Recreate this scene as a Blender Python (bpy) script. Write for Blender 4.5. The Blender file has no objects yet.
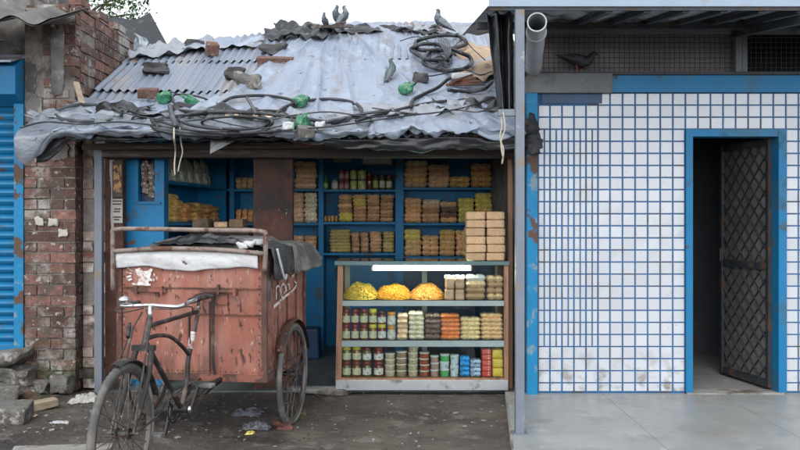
import bpy, bmesh, math, random
from mathutils import Vector, Matrix, noise
R = random.Random(7)
S = bpy.context.scene
COL = S.collection
ZC, F, CX, CY = 1.5, 800.0, 400.0, 220.0
V = Vector
def at(px, py, Y):                      # the place in the street that sits Y metres out along a sight line
    return V(((px-CX)*Y/F, Y, ZC+(CY-py)*Y/F))
def X_(px, Y): return (px-CX)*Y/F
def Z_(py, Y): return ZC+(CY-py)*Y/F
def fb(x, y, z=0.0, o=4): return noise.fractal(V((x, y, z)), 1.0, 2.0, o)
def nz(x, y, z=0.0): return noise.noise(V((x, y, z)))
def lerp(a, b, t): return a+(b-a)*t
def sm(a, b, x):
    t = max(0, min(1, (x-a)/(b-a))); return t*t*(3-2*t)

# ---------------------------------------------------------------- materials
MATS = {}
def M(name, col, rough=.6, metal=0., var=.15, scale=6., bump=0., bscale=40., layers=(), island=0., orand=0.,
      speck=0., sscale=80., spec=.5, coat=0., stretch=(1, 1, 1), back=None, bdist=.01, trans=0.):
    m = bpy.data.materials.new(name); m.use_nodes = True
    nt = m.node_tree; N = nt.nodes; L = nt.links
    P = N['Principled BSDF']
    tc = N.new('ShaderNodeTexCoord'); mp = N.new('ShaderNodeMapping'); mp.inputs['Scale'].default_value = stretch
    L.new(tc.outputs['Object'], mp.inputs['Vector']); vec = mp.outputs['Vector']
    def tex(s, d=5.):
        n = N.new('ShaderNodeTexNoise'); n.inputs['Scale'].default_value = s; n.inputs['Detail'].default_value = d
        n.inputs['Roughness'].default_value = .6
        L.new(vec, n.inputs['Vector']); return n.outputs['Fac']
    def ramp(f, lo, hi):
        r = N.new('ShaderNodeMapRange'); r.clamp = True
        r.inputs['From Min'].default_value = lo; r.inputs['From Max'].default_value = hi
        L.new(f, r.inputs['Value']); return r.outputs['Result']
    def mix(f, a, b, mode='MIX'):
        n = N.new('ShaderNodeMix'); n.data_type = 'RGBA'; n.blend_type = mode
        if hasattr(f, 'is_linked'): L.new(f, n.inputs['Factor'])
        else: n.inputs['Factor'].default_value = f
        for k, s in ((a, n.inputs['A']), (b, n.inputs['B'])):
            if hasattr(k, 'is_linked'): L.new(k, s)
            else: s.default_value = (*k, 1)
        return n.outputs['Result']
    c0 = tuple(x*(1-var) for x in col); c1 = tuple(min(1, x*(1+var)) for x in col)
    c = mix(ramp(tex(scale), .3, .7), c0, c1)
    def mul(c, f, lo, hi):
        r = N.new('ShaderNodeMapRange'); r.inputs['To Min'].default_value = lo; r.inputs['To Max'].default_value = hi
        L.new(f, r.inputs['Value'])
        return mix(1.0, c, r.outputs['Result'], 'MULTIPLY')
    if speck:
        v = N.new('ShaderNodeTexVoronoi'); v.inputs['Scale'].default_value = sscale; L.new(vec, v.inputs['Vector'])
        s = N.new('ShaderNodeSeparateColor'); L.new(v.outputs['Color'], s.inputs['Color'])
        c = mul(c, s.outputs['Red'], 1-speck, 1+speck)
    if island:
        g = N.new('ShaderNodeNewGeometry'); c = mul(c, g.outputs['Random Per Island'], 1-island, 1+island)
    if orand:
        o = N.new('ShaderNodeObjectInfo'); c = mul(c, o.outputs['Random'], 1-orand, 1+orand)
    rf = None
    for ly in layers:                    # (colour, scale, lo, hi, roughness or None, z range or None)
        f = ramp(tex(ly[1], 9.), .5+(ly[2]-.5)*.62, .5+(ly[3]-.5)*.62)
        if len(ly) > 5 and ly[5]:
            g = N.new('ShaderNodeNewGeometry'); sp = N.new('ShaderNodeSeparateXYZ'); L.new(g.outputs['Position'], sp.inputs[0])
            k = N.new('ShaderNodeMath'); k.operation = 'MULTIPLY'; L.new(ramp(sp.outputs['Z'], ly[5][0], ly[5][1]), k.inputs[0]); L.new(f, k.inputs[1]); f = k.outputs[0]
        c = mix(f, c, ly[0])
        if len(ly) > 4 and ly[4] is not None:
            n = N.new('ShaderNodeMix'); L.new(f, n.inputs[0])
            if rf is None: n.inputs[2].default_value = rough
            else: L.new(rf, n.inputs[2])
            n.inputs[3].default_value = ly[4]; rf = n.outputs[0]
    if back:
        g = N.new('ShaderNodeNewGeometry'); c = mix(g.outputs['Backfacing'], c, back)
    L.new(c, P.inputs['Base Color'])
    if rf is not None: L.new(rf, P.inputs['Roughness'])
    else: P.inputs['Roughness'].default_value = rough
    P.inputs['Metallic'].default_value = metal; P.inputs['Specular IOR Level'].default_value = spec
    P.inputs['Coat Weight'].default_value = coat; P.inputs['Transmission Weight'].default_value = trans
    if bump:
        b = N.new('ShaderNodeBump'); b.inputs['Strength'].default_value = bump; b.inputs['Distance'].default_value = bdist
        L.new(tex(bscale, 6.), b.inputs['Height']); L.new(b.outputs['Normal'], P.inputs['Normal'])
    MATS[name] = m; return m

def glass_mat(name, tint=(.93, .97, .96), refl=.9):
    m = bpy.data.materials.new(name); m.use_nodes = True; nt = m.node_tree; N = nt.nodes; L = nt.links
    N.remove(N['Principled BSDF']); out = N['Material Output']
    t = N.new('ShaderNodeBsdfTransparent'); t.inputs[0].default_value = (*tint, 1)
    g = N.new('ShaderNodeBsdfGlossy'); g.inputs['Roughness'].default_value = .04
    f = N.new('ShaderNodeFresnel'); f.inputs[0].default_value = 1.35
    k = N.new('ShaderNodeMath'); k.operation = 'MULTIPLY'; k.inputs[1].default_value = refl; L.new(f.outputs[0], k.inputs[0])
    x = N.new('ShaderNodeMixShader'); L.new(k.outputs[0], x.inputs[0]); L.new(t.outputs[0], x.inputs[1]); L.new(g.outputs[0], x.inputs[2])
    L.new(x.outputs[0], out.inputs[0]); return m

# ---------------------------------------------------------------- mesh builder
class MB:
    def __init__(s): s.v = []; s.f = []; s.mi = []; s.cur = 0
    def add(s, vs, fs):
        b = len(s.v); s.v += [V(p) for p in vs]
        for q in fs: s.f.append([b+i for i in q]); s.mi.append(s.cur)
        return s
    def box(s, x0, x1, y0, y1, z0, z1):
        return s.add([(x0,y0,z0),(x1,y0,z0),(x1,y1,z0),(x0,y1,z0),(x0,y0,z1),(x1,y0,z1),(x1,y1,z1),(x0,y1,z1)],
                     [(3,2,1,0),(4,5,6,7),(0,1,5,4),(1,2,6,5),(2,3,7,6),(3,0,4,7)])
    def obox(s, c, hx, hy, hz, mat=None):        # oriented box; mat = 3x3 rotation
        pts = []
        for a in ((-1,-1,-1),(1,-1,-1),(1,1,-1),(-1,1,-1),(-1,-1,1),(1,-1,1),(1,1,1),(-1,1,1)):
            p = V((a[0]*hx, a[1]*hy, a[2]*hz)); p = mat @ p if mat else p; pts.append(V(c)+p)
        return s.add(pts, [(3,2,1,0),(4,5,6,7),(0,1,5,4),(1,2,6,5),(2,3,7,6),(3,0,4,7)])
    def bar(s, a, b, w, h):                      # rectangular bar a->b
        a, b = V(a), V(b); d = (b-a); ln = d.length; d.normalize()
        up = V((0,0,1)) if abs(d.z) < .95 else V((0,1,0))
        x = d.cross(up).normalized(); y = x.cross(d)
        m = Matrix((x, d, y)).transposed()
        return s.obox((a+b)/2, w/2, ln/2, h/2, m)
    def tube(s, path, r, n=8, k=0, closed=False, caps=True):
        P = [V(p) for p in path]
        rr = r if isinstance(r, (list, tuple)) else [r]*len(P)
        if k:
            Q, q = [], []; m = len(P)
            rng = range(m if closed else m-1)
            for i in rng:
                g = (lambda j: P[j % m]) if closed else (lambda j: P[max(0, min(m-1, j))])
                p0, p1, p2, p3 = g(i-1), g(i), g(i+1), g(i+2)
                for t_ in range(k):
                    t = t_/k
                    Q.append(.5*((2*p1)+(-p0+p2)*t+(2*p0-5*p1+4*p2-p3)*t*t+(-p0+3*p1-3*p2+p3)*t**3)); q.append(lerp(rr[i], rr[(i+1) % m], t))
            if not closed: Q.append(P[-1]); q.append(rr[-1])
            P, rr = Q, q
        m = len(P); vs = []; fs = []; prev = None
        for i in range(m):
            d = (P[(i+1) % m]-P[i-1]) if closed else (P[min(m-1, i+1)]-P[max(0, i-1)])
            if d.length < 1e-9: d = V((0,0,1))
            d.normalize()
            if prev is None:
                u = d.cross(V((0,0,1)) if abs(d.z) < .9 else V((1,0,0))).normalized()
            else:
                u = prev-d*prev.dot(d)
                u = u.normalized() if u.length > 1e-6 else d.cross(V((0,0,1))).normalized()
            prev = u; w = d.cross(u)
            for j in range(n):
                a = 2*math.pi*j/n; vs.append(P[i]+(u*math.cos(a)+w*math.sin(a))*rr[i])
        for i in range(m if closed else m-1):
            for j in range(n):
                a, b = i*n+j, i*n+(j+1) % n; c = ((i+1) % m)*n
                fs.append((a, b, c+(j+1) % n, c+j))
        if caps and not closed:
            fs.append(tuple(reversed(range(n)))); fs.append(tuple((m-1)*n+j for j in range(n)))
        return s.add(vs, fs)
    def lathe(s, prof, o=(0,0,0), n=20, axis='z'):    # prof [(r, h)]
        o = V(o); vs = []; fs = []; m = len(prof)
        for r, h in prof:
            for j in range(n):
                a = 2*math.pi*j/n
                p = (r*math.cos(a), r*math.sin(a), h)
                if axis == 'x': p = (p[2], p[0], p[1])
                if axis == 'y': p = (p[1], p[2], p[0])
                vs.append(o+V(p))
        for i in range(m-1):
            for j in range(n):
                fs.append((i*n+j, i*n+(j+1) % n, (i+1)*n+(j+1) % n, (i+1)*n+j))
        fs.append(tuple(reversed(range(n)))); fs.append(tuple((m-1)*n+j for j in range(n)))
        return s.add(vs, fs)
    def grid(s, fn, nu, nv, flip=False):
        vs = [fn(i/nu, j/nv) for j in range(nv+1) for i in range(nu+1)]; fs = []
        for j in range(nv):
            for i in range(nu):
                a = j*(nu+1)+i; q = (a, a+1, a+nu+2, a+nu+1); fs.append(tuple(reversed(q)) if flip else q)
        return s.add(vs, fs)
    def prism(s, poly, d):                       # polygon (3-D points) pushed along d
        n = len(poly); A = [V(p) for p in poly]; B = [p+V(d) for p in A]
        return s.add(A+B, [tuple(reversed(range(n))), tuple(range(n, 2*n))]+[(i, (i+1) % n, n+(i+1) % n, n+i) for i in range(n)])
    def rbox(s, w, d, h, bev, c=(0,0,0), jit=0., seg=2, rot=None):
        bm = bmesh.new(); bmesh.ops.create_cube(bm, size=1)
        for v in bm.verts: v.co = V((v.co.x*w, v.co.y*d, v.co.z*h))+V([R.uniform(-jit, jit) for _ in 'xyz'])
        bmesh.ops.bevel(bm, geom=bm.edges[:], offset=bev, segments=seg, affect='EDGES', profile=.6)
        for v in bm.verts:
            if rot: v.co = rot @ v.co
            v.co += V(c)
        bm.verts.index_update(); s.add([v.co.copy() for v in bm.verts], [[v.index for v in f.verts] for f in bm.faces]); bm.free(); return s
    def rock(s, c, rx, ry, rz, seed=0, sub=3, rough=.35, rot=None, flat=0):
        bm = bmesh.new(); bmesh.ops.create_icosphere(bm, subdivisions=sub, radius=1)
        for v in bm.verts:
            n = v.co.normalized(); p = V((max(-.72, min(.72, n.x)), max(-.72, min(.72, n.y)), max(-.7, min(.7, n.z))))*1.3
            p *= 1+rough*nz(n.x*1.3+seed*7.1, n.y*1.3, n.z*1.3)+.06*nz(n.x*6+seed, n.y*6, n.z*6)
            p = V((p.x*rx, p.y*ry, p.z*rz)); p = rot @ p if rot else p; v.co = V(c)+p
        bm.verts.index_update(); s.add([v.co.copy() for v in bm.verts], [[v.index for v in f.verts] for f in bm.faces]); bm.free(); return s
    def build(s, name, mats, parent=None, smooth=False, local=False, origin=None, angle=None):
        if not isinstance(mats, (list, tuple)): mats = [mats]
        me = bpy.data.meshes.new(name); o = bpy.data.objects.new(name, me); COL.objects.link(o)
        if parent is not None:
            o.parent = parent; off = V((0,0,0)) if local else WL[parent.name]
            WL[o.name] = off
        else:
            if origin is None:
                xs = [p.x for p in s.v]; ys = [p.y for p in s.v]; zs = [p.z for p in s.v]
                origin = V(((min(xs)+max(xs))/2, (min(ys)+max(ys))/2, min(zs)))
            off = V((0,0,0)) if local else V(origin)
            o.location = off; WL[o.name] = off
        me.from_pydata([p-off for p in s.v], [], s.f); me.update()
        for m in mats: me.materials.append(MATS[m] if isinstance(m, str) else m)
        for p, i in zip(me.polygons, s.mi): p.material_index = i
        if smooth:
            for p in me.polygons: p.use_smooth = True
            if angle: me.set_sharp_from_angle(angle=math.radians(angle))
        return o
WL = {}
def tag(o, label=None, cat=None, group=None, kind=None):
    if label: o['label'] = label
    if cat: o['category'] = cat
    if group: o['group'] = group
    if kind: o['kind'] = kind
    return o
def empty(name, loc, label, cat, group=None, rz=0.):
    o = bpy.data.objects.new(name, None); COL.objects.link(o); o.location = loc; o.rotation_euler = (0, 0, rz)
    o.empty_display_size = .1; WL[o.name] = V(loc); return tag(o, label, cat, group)
def dup(o, loc, rz=0., label=None, group=None, rot=None):
    c = o.copy(); COL.objects.link(c); c.location = loc; c.rotation_euler = rot or (0, 0, rz)
    if label: c['label'] = label
    if group: c['group'] = group
    for ch in list(o.children):
        d = ch.copy(); COL.objects.link(d); d.parent = c
        for g in list(ch.children):
            e = g.copy(); COL.objects.link(e); e.parent = d
    return c
def rz3(a): return Matrix.Rotation(a, 3, 'Z')

# ---------------------------------------------------------------- palette
DIRT = (.10, .08, .06)
M('earth', (.088, .073, .059), .85, var=.45, scale=1.9, bump=1., bscale=22, bdist=.03,
  layers=((( .045, .038, .033), 1.1, .48, .66, .5), ((.15, .13, .11), 5, .58, .75, .95), ((.15, .14, .12), 38, .74, .80)))
M('concrete_floor', (.10, .115, .115), .5, var=.25, scale=2.5, bump=.3, bscale=30, layers=(((.05, .055, .055), 2.2, .5, .65, .35), ((.19, .19, .18), 7, .62, .75)))
M('marble', (.275, .28, .27), .36, var=.14, scale=2.2, bump=.08, bscale=14, layers=(((.24, .25, .25), 3.2, .5, .72, .45), ((.34, .345, .34), 7, .62, .8), ((.17, .16, .15), 26, .74, .84), ((.21, .195, .175), 1.7, .58, .85, .6)))
M('kerb_concrete', (.26, .25, .23), .85, var=.2, scale=6, bump=.5, bscale=35, layers=((DIRT, 5, .5, .7),))
M('brick', (.135, .068, .054), .92, var=.4, scale=14, bump=.9, bscale=60, island=.5, bdist=.015,
  layers=(((.30, .265, .235), 3.3, .60, .78), ((.085, .065, .055), 4.5, .52, .74), ((.34, .315, .29), 2.1, .60, .74), ((.36, .33, .30), 17, .66, .74), ((.12, .08, .06), 30, .60, .70), ((.045, .06, .02), 5, .44, .56, None, (.5, .1))))
M('brick_pale', (.33, .24, .20), .9, var=.3, scale=10, bump=.7, bscale=50, island=.3, layers=(((.50, .47, .43), 4, .5, .62), ((.17, .07, .05), 4.3, .55, .7), ((.09, .085, .07), 6, .55, .7, None, (.9, .2))))
M('mortar', (.24, .21, .185), .95, var=.3, scale=9, bump=1., bscale=40, bdist=.02, layers=(((.10, .085, .07), 3, .5, .65), ((.05, .06, .03), 4, .45, .6, None, (.5, .1))))
M('cement', (.155, .147, .138), .92, var=.25, scale=3, bump=.6, bscale=30, layers=(((.08, .075, .07), 2.5, .5, .66), ((.30, .28, .25), 6, .6, .75)))
M('stone', (.165, .155, .14), .9, var=.3, scale=8, bump=.8, bscale=40, bdist=.02, layers=(((.09, .08, .07), 5, .5, .66), ((.30, .29, .27), 11, .6, .72)))
BL = (.010, .175, .37)
M('blue_shutter', (.010, .15, .31), .42, spec=.3, var=.12, scale=5, bump=.1, bscale=20, layers=(((.05, .08, .10), 5, .60, .85, .8), ((.12, .085, .07), 7, .74, .80), ((.20, .12, .08), 16, .74, .80)))
M('blue_paint', BL, .45, spec=.25, var=.12, scale=4, bump=.1, bscale=18, layers=(((.07, .10, .13), 5, .60, .75), ((.16, .08, .04), 9, .73, .77, .9)))
M('blue_frame', (.008, .14, .30), .42, spec=.25, var=.08, scale=4, bump=.08, bscale=20, layers=(((.10, .06, .04), 6, .68, .75, .9), ((.03, .12, .2), 3, .55, .7)))
M('blue_worn', (.009, .165, .33), .5, spec=.25, var=.1, scale=4, bump=.15, bscale=25, layers=(((.10, .065, .05), 3.4, .57, .61, .9), ((.15, .22, .27), 8, .64, .72)))
M('navy', (.012, .045, .11), .5, var=.2, scale=6)
M('blue_grout', (.012, .085, .21), .7, var=.25, scale=6, layers=(((.04, .05, .07), 5, .55, .7),))
M('tile', (.46, .475, .50), .16, var=.03, scale=3, island=.05, layers=(((.40, .40, .39), 2.5, .66, .9), ((.20, .18, .155), 7, .52, .68, .6, (.46, .10)), ((.42, .40, .37), 30, .70, .78)))
M('steel_post', (.135, .155, .185), .5, var=.1, scale=5, bump=.1, bscale=30, layers=(((.20, .16, .13), 8, .64, .74, .85), ((.24, .26, .28), 14, .74, .84)))
M('galv', (.30, .34, .39), .45, metal=.25, var=.15, scale=3, bump=.1, bscale=20, layers=(((.16, .13, .11), 4, .6, .74, .8),))
M('pipe_pvc', (.34, .35, .36), .45, var=.1, scale=4, layers=(((.20, .19, .18), 5, .58, .8),))
M('soffit', (.30, .325, .35), .6, metal=.1, var=.15, scale=3, layers=(((.07, .065, .06), 4, .55, .72),))
M('fascia', (.24, .30, .38), .5, var=.08, scale=4, layers=(((.25, .24, .24), 5, .6, .75),))
M('dark_backing', (.12, .11, .105), .8, var=.3, scale=5)
M('dark_iron', (.035, .04, .045), .6, metal=.3, var=.3, scale=9, layers=(((.09, .055, .035), 7, .58, .72, .9),))
M('beam_grey', (.125, .132, .14), .7, var=.15, scale=4, bump=.2, bscale=30, layers=(((.10, .085, .075), 5, .55, .7),))
M('wire', (.05, .045, .045), .6, metal=.4)
M('screen_wall', (.24, .215, .21), .9, var=.2, scale=4)
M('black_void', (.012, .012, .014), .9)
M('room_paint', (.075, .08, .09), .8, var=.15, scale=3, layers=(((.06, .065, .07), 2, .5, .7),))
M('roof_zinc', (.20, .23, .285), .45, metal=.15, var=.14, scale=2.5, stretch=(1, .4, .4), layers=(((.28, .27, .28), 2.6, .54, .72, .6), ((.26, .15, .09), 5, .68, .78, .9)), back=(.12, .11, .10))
M('asbestos', (.11, .105, .10), .9, var=.25, scale=5, bump=.4, bscale=50, layers=(((.07, .065, .06), 4, .5, .7),))
M('dark_sheet', (.028, .03, .034), .6, metal=.2, var=.2, scale=5, layers=(((.10, .09, .085), 6, .6, .75),))
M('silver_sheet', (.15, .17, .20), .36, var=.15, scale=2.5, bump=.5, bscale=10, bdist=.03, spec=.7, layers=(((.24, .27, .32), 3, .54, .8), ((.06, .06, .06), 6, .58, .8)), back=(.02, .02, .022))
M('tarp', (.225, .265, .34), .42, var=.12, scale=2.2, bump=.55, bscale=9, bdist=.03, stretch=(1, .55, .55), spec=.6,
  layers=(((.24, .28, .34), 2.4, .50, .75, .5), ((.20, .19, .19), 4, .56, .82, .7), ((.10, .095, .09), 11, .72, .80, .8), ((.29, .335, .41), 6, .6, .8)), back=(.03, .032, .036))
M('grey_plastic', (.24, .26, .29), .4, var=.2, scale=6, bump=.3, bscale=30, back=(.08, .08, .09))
M('black_plastic', (.016, .017, .019), .35, var=.3, scale=6, bump=.3, bscale=30, layers=(((.10, .10, .10), 6, .62, .76, .8),))
M('cardboard', (.36, .26, .18), .85, var=.2, scale=6, bump=.2, bscale=40, layers=(((.20, .14, .10), 5, .55, .7),))
M('hose', (.018, .019, .022), .5, var=.3, scale=5, bump=.15, bscale=60, orand=.35, layers=(((.10, .095, .09), 8, .60, .80, .8),))
M('hose_grey', (.045, .048, .055), .55, var=.25, scale=6, orand=.25, layers=(((.17, .165, .16), 8, .6, .80, .8),))
M('green_plastic', (.06, .36, .17), .2, trans=.55, layers=(((.45, .55, .48), 22, .60, .72),), var=.35, scale=14, spec=.7, bump=.4, bscale=50)
M('white_plastic', (.40, .42, .43), .4, var=.15, scale=8, layers=(((.3, .28, .25), 8, .6, .75),))
M('wood_dark', (.050, .037, .030), .8, var=.35, scale=5, stretch=(.3, 3, 3), bump=.5, bscale=30, layers=(((.12, .10, .085), 5, .55, .7), ((.012, .01, .01), 3, .68, .74)))
M('wood_red', (.15, .065, .040), .8, var=.35, scale=6, stretch=(.3, 3, 3), bump=.4, bscale=30, layers=(((.06, .04, .03), 4, .5, .68),))
M('wood_brown', (.27, .14, .075), .55, var=.3, scale=7, stretch=(3, 3, .3), bump=.2, bscale=30, layers=(((.12, .06, .035), 6, .56, .74),))
M('bounce_white', (.62, .60, .56), .9, var=.12, scale=3, layers=(((.40, .37, .33), 3, .56, .75),))  # ceiling colour made pale to bounce added light onto the shelves
M('wood_pale', (.38, .30, .21), .8, var=.25, scale=7, stretch=(.3, 3, 3), bump=.3, bscale=30)
M('rust_brown', (.060, .022, .014), .8, var=.4, scale=6, bump=.5, bscale=40, layers=(((.10, .035, .02), 12, .55, .68), ((.02, .012, .010), 3, .52, .66), ((.3, .28, .26), 28, .76, .78)))
M('cart_red', (.265, .092, .062), .75, var=.36, scale=2.2, bump=.35, bscale=25, stretch=(1, 1, .38),
  layers=(((.37, .21, .175), 2.6, .46, .80), ((.20, .105, .08), 7, .52, .80, .9), ((.15, .060, .042), 3.6, .60, .84, .9), ((.06, .03, .022), 16, .66, .71, .9), ((.40, .27, .22), 34, .68, .74, .9), ((.09, .045, .032), 26, .64, .74, .9), ((.06, .035, .025), 6, .46, .66, .9, (.70, .42)), ((.20, .23, .26), 3.1, .735, .76, .7)))
M('rust_edge', (.085, .042, .03), .85, var=.4, scale=14, bump=.6, bscale=60, layers=(((.22, .08, .055), 6, .56, .64),))
M('rust_rail', (.20, .155, .135), .65, metal=.2, var=.3, scale=12, bump=.3, bscale=60, layers=(((.11, .055, .035), 9, .52, .66, .9),))
M('white_cloth', (.50, .50, .50), .7, var=.08, scale=5, bump=.35, bscale=18, bdist=.02, layers=(((.42, .41, .40), 5, .56, .74), ((.12, .09, .08), 13, .76, .79)))
M('black_cloth', (.022, .023, .026), .75, var=.4, scale=6, bump=.4, bscale=60, layers=(((.10, .10, .10), 5, .58, .75),))
M('grey_cloth', (.065, .065, .062), .9, var=.3, scale=6, bump=.4, bscale=80, layers=(((.15, .145, .135), 5, .52, .72),))
M('rubber', (.085, .081, .078), .8, var=.3, scale=9, bump=.25, bscale=120, layers=(((.19, .175, .16), 5, .48, .70, .95),))
M('rim_steel', (.13, .115, .105), .5, metal=.6, var=.3, scale=12, layers=(((.10, .06, .045), 9, .5, .66, .9),))
M('frame_paint', (.030, .027, .026), .5, metal=.3, var=.3, scale=8, bump=.2, bscale=60, layers=(((.16, .12, .10), 8, .55, .72, .85),))
M('chrome', (.55, .54, .53), .25, metal=.9, var=.15, scale=10, layers=(((.16, .11, .09), 12, .58, .70, .8),))
M('white_mark', (.58, .56, .54), .8, var=.15, scale=30, layers=(((.30, .15, .12), 22, .52, .66), ((.36, .22, .18), 60, .55, .66)))
M('bottle_glass', (.10, .22, .05), .15, var=.2, coat=.5)
M('leaf', (.065, .13, .028), .6, var=.35, scale=3, island=.5)
M('bark', (.10, .075, .055), .9, var=.3, scale=8, bump=.6, bscale=30)
M('pigeon_grey', (.05, .06, .075), .6, var=.25, scale=20, layers=(((.16, .18, .20), 14, .5, .62),))
M('pigeon_green', (.055, .095, .09), .5, var=.3, scale=24)
M('pigeon_wing', (.15, .165, .18), .7, var=.4, scale=40)
M('pigeon_leg', (.30, .08, .06), .6)
M('litter', (.34, .33, .31), .7, var=.2, scale=20, orand=.45)
M('litter_dark', (.10, .105, .115), .45, var=.3, scale=12, bump=.4, bscale=30)
M('brick_chip', (.12, .042, .034), .8, var=.3, scale=20)
M('rope', (.42, .37, .30), .9, var=.2, scale=30)
M('aluminium', (.36, .37, .38), .42, metal=.55, var=.1, scale=5, layers=(((.20, .18, .16), 6, .6, .75, .7),))
M('shelf_edge', (.40, .42, .43), .4, metal=.3, var=.08)
M('teal_top', (.055, .11, .115), .3, var=.15, scale=5)
M('cream', (.55, .50, .40), .6, var=.1)
M('paper', (.40, .375, .33), .8, var=.12, scale=10)
M('poster_frame', (.03, .018, .014), .5)
M('poster_art', (.36, .18, .06), .6, var=.6, scale=22, layers=(((.05, .025, .015), 16, .5, .58), ((.60, .42, .18), 12, .6, .66)))
M('sachet_dark', (.10, .065, .045), .35, var=.6, scale=30, layers=(((.42, .36, .30), 26, .58, .63),))
# goods
def G(name, col, speck=.35, sscale=85, **k): return M(name, col, k.pop('rough', .32), var=.18, scale=18, speck=speck, sscale=sscale, orand=k.pop('orand', .14), coat=k.pop('coat', .25), bump=k.pop('bump', .35), bscale=60, **k)
G('pk_beige', (0.850, 0.584, 0.331), .25); G('pk_pink', (0.850, 0.604, 0.380), .2); G('pk_gold', (0.850, 0.574, 0.217)); G('pk_amber', (0.850, 0.478, 0.201))
G('pk_tan', (0.848, 0.555, 0.282), .3); G('pk_green', (0.759, 0.656, 0.205), .3); G('pk_yellow', (0.850, 0.729, 0.205), .25); G('pk_brown', (0.516, 0.325, 0.192), .4)
G('pk_olive', (0.627, 0.520, 0.238), .35); G('pk_dark', (0.218, 0.141, 0.109), .5, 120); G('pk_orange', (0.768, 0.243, 0.064), .4, 120)
G('pk_wheat', (0.850, 0.651, 0.340), .4, 120); G('pk_cream', (0.850, 0.766, 0.566), .3); G('pk_sand', (0.804, 0.535, 0.308), .3)
G('pk_clear', (0.638, 0.658, 0.507), .3, 30, rough=.15, coat=.6); G('pk_blue', (0.038, 0.320, 0.704), .4, 60); G('pk_silver', (0.384, 0.486, 0.614), .55, 60)
M('kraft', (.40, .265, .15), .8, var=.2, scale=10, bump=.5, bscale=40, orand=.2, layers=(((.30, .19, .11), 14, .62, .75),))
M('kraft_pack', (.46, .29, .165), .45, var=.15, scale=14, bump=.3, bscale=40, orand=.10, coat=.3)
M('clear_wrap', (.70, .70, .68), .2, var=.1, coat=.5, bump=.5, bscale=40)
M('box_red', (.60, .055, .035), .4, var=.2, scale=25, layers=(((.70, .60, .45), 24, .64, .68),), orand=.1)
M('box_yellow', (.72, .48, .03), .4, var=.15, scale=25, layers=(((.65, .15, .05), 24, .66, .70),), orand=.08)
M('lid_maroon', (.20, .028, .030), .35, var=.15); M('lid_yellow', (.66, .52, .05), .35, var=.1); M('lid_orange', (.66, .27, .04), .35); M('lid_white', (.68, .69, .68), .4); M('lid_blue', (.04, .16, .42), .4); M('lid_green', (.07, .34, .10), .4); M('lid_dark', (.07, .03, .025), .4)
M('jar_mango', (.20, .085, .02), .15, var=.5, scale=40, coat=.6); M('jar_red', (.17, .03, .015), .15, var=.5, scale=40, coat=.6); M('jar_olive', (.13, .12, .035), .15, var=.5, scale=40, coat=.6); M('jar_pale', (.48, .42, .30), .2, var=.25, scale=40, coat=.5); M('jar_pink', (.35, .14, .12), .2, var=.3, scale=40, coat=.5)
M('label_cream', (.66, .60, .42), .6, var=.1, scale=8, stretch=(1, 1, 4), layers=(((.30, .36, .16), 26, .60, .64), ((.50, .16, .08), 34, .66, .69)))
M('label_white', (.68, .67, .62), .6, var=.08, scale=8, layers=(((.22, .25, .20), 40, .62, .65), ((.45, .2, .1), 30, .66, .69)))
M('label_green', (.42, .52, .12), .5, var=.2, scale=20, layers=(((.65, .62, .3), 26, .58, .62),))
M('label_pink', (.52, .30, .28), .5, var=.2, scale=20, layers=(((.25, .05, .06), 26, .56, .62),))
M('lid_clear', (.68, .64, .55), .3, coat=.4)
M('tub_clear', (.52, .42, .28), .2, var=.2, scale=30, coat=.5, speck=.3, sscale=130); M('tub_brown', (.36, .24, .15), .2, var=.2, scale=30, coat=.5, speck=.3, sscale=130); M('tub_red', (.34, .09, .05), .2, var=.25, scale=30, coat=.5, speck=.35, sscale=130); M('tub_pink', (.42, .26, .20), .2, var=.2, scale=30, coat=.5); M('tub_green', (.10, .42, .14), .3, var=.2, scale=20, coat=.4); M('tub_white', (.62, .65, .66), .3, var=.1, layers=(((.20, .32, .42), 30, .58, .64),), coat=.4)
M('heap_green', (.62, .42, .05), .7, var=.3, scale=30, island=.45, layers=(((.26, .28, .03), 30, .62, .70),)); M('heap_yellow', (.72, .36, .025), .7, var=.15, scale=30, island=.25); M('heap_gold', (.66, .31, .05), .7, var=.25, scale=30, island=.4)
glass = glass_mat('thin_glass')
MATS['glass'] = glass; MATS['teal_glass'] = glass_mat('teal_glass', (.60, .78, .76))
em = bpy.data.materials.new('tube_light'); em.use_nodes = True
em.node_tree.nodes['Principled BSDF'].inputs['Emission Color'].default_value = (1, .95, .84, 1)
em.node_tree.nodes['Principled BSDF'].inputs['Emission Strength'].default_value = 48.0
MATS['tube_light'] = em
# ================================================================ ground
def ground_z(x, y):
    return .016*fb(x*1.3, y*1.3, 2)+.010*nz(x*5, y*5)+.006*abs(nz(x*11, y*11, 4))+.004*nz(x*24, y*24)
PLAT = .06
g = MB()
def gfn(u, v):      # trodden dirt
    x = lerp(-5.2, 1.4, u); y = lerp(2.6, 7.0, v)
    e = min(1, min(u, 1-u, v, 1-v)*12)
    z = ground_z(x, y)*e-.004*(1-e)
    return V((x, y, z))
g.grid(gfn, 330, 230)
tag(g.build('street_ground', 'earth', smooth=True), kind='structure')
g = MB().box(-60, 60, -60, 120, -.4, -.02); tag(g.build('ground', 'earth'), kind='structure')
g = MB().box(-2.6, 1.3, 6.98, 9.6, -.05, .012); tag(g.build('shop_floor', 'concrete_floor'), kind='structure')
YW = 6.65
g = MB()                                 # veranda slab with a skewed left edge and jointed slabs on top
xl = lambda y: lerp(.70, .87, (y-5.0)/1.6)
g.prism([(xl(2.2), 2.2, -.05), (6.2, 2.2, -.05), (6.2, YW+.1, -.05), (xl(YW+.1), YW+.1, -.05)], (0, 0, PLAT+.042))
tag(g.build('pavement', 'kerb_concrete'), kind='structure')
g = MB()
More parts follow.
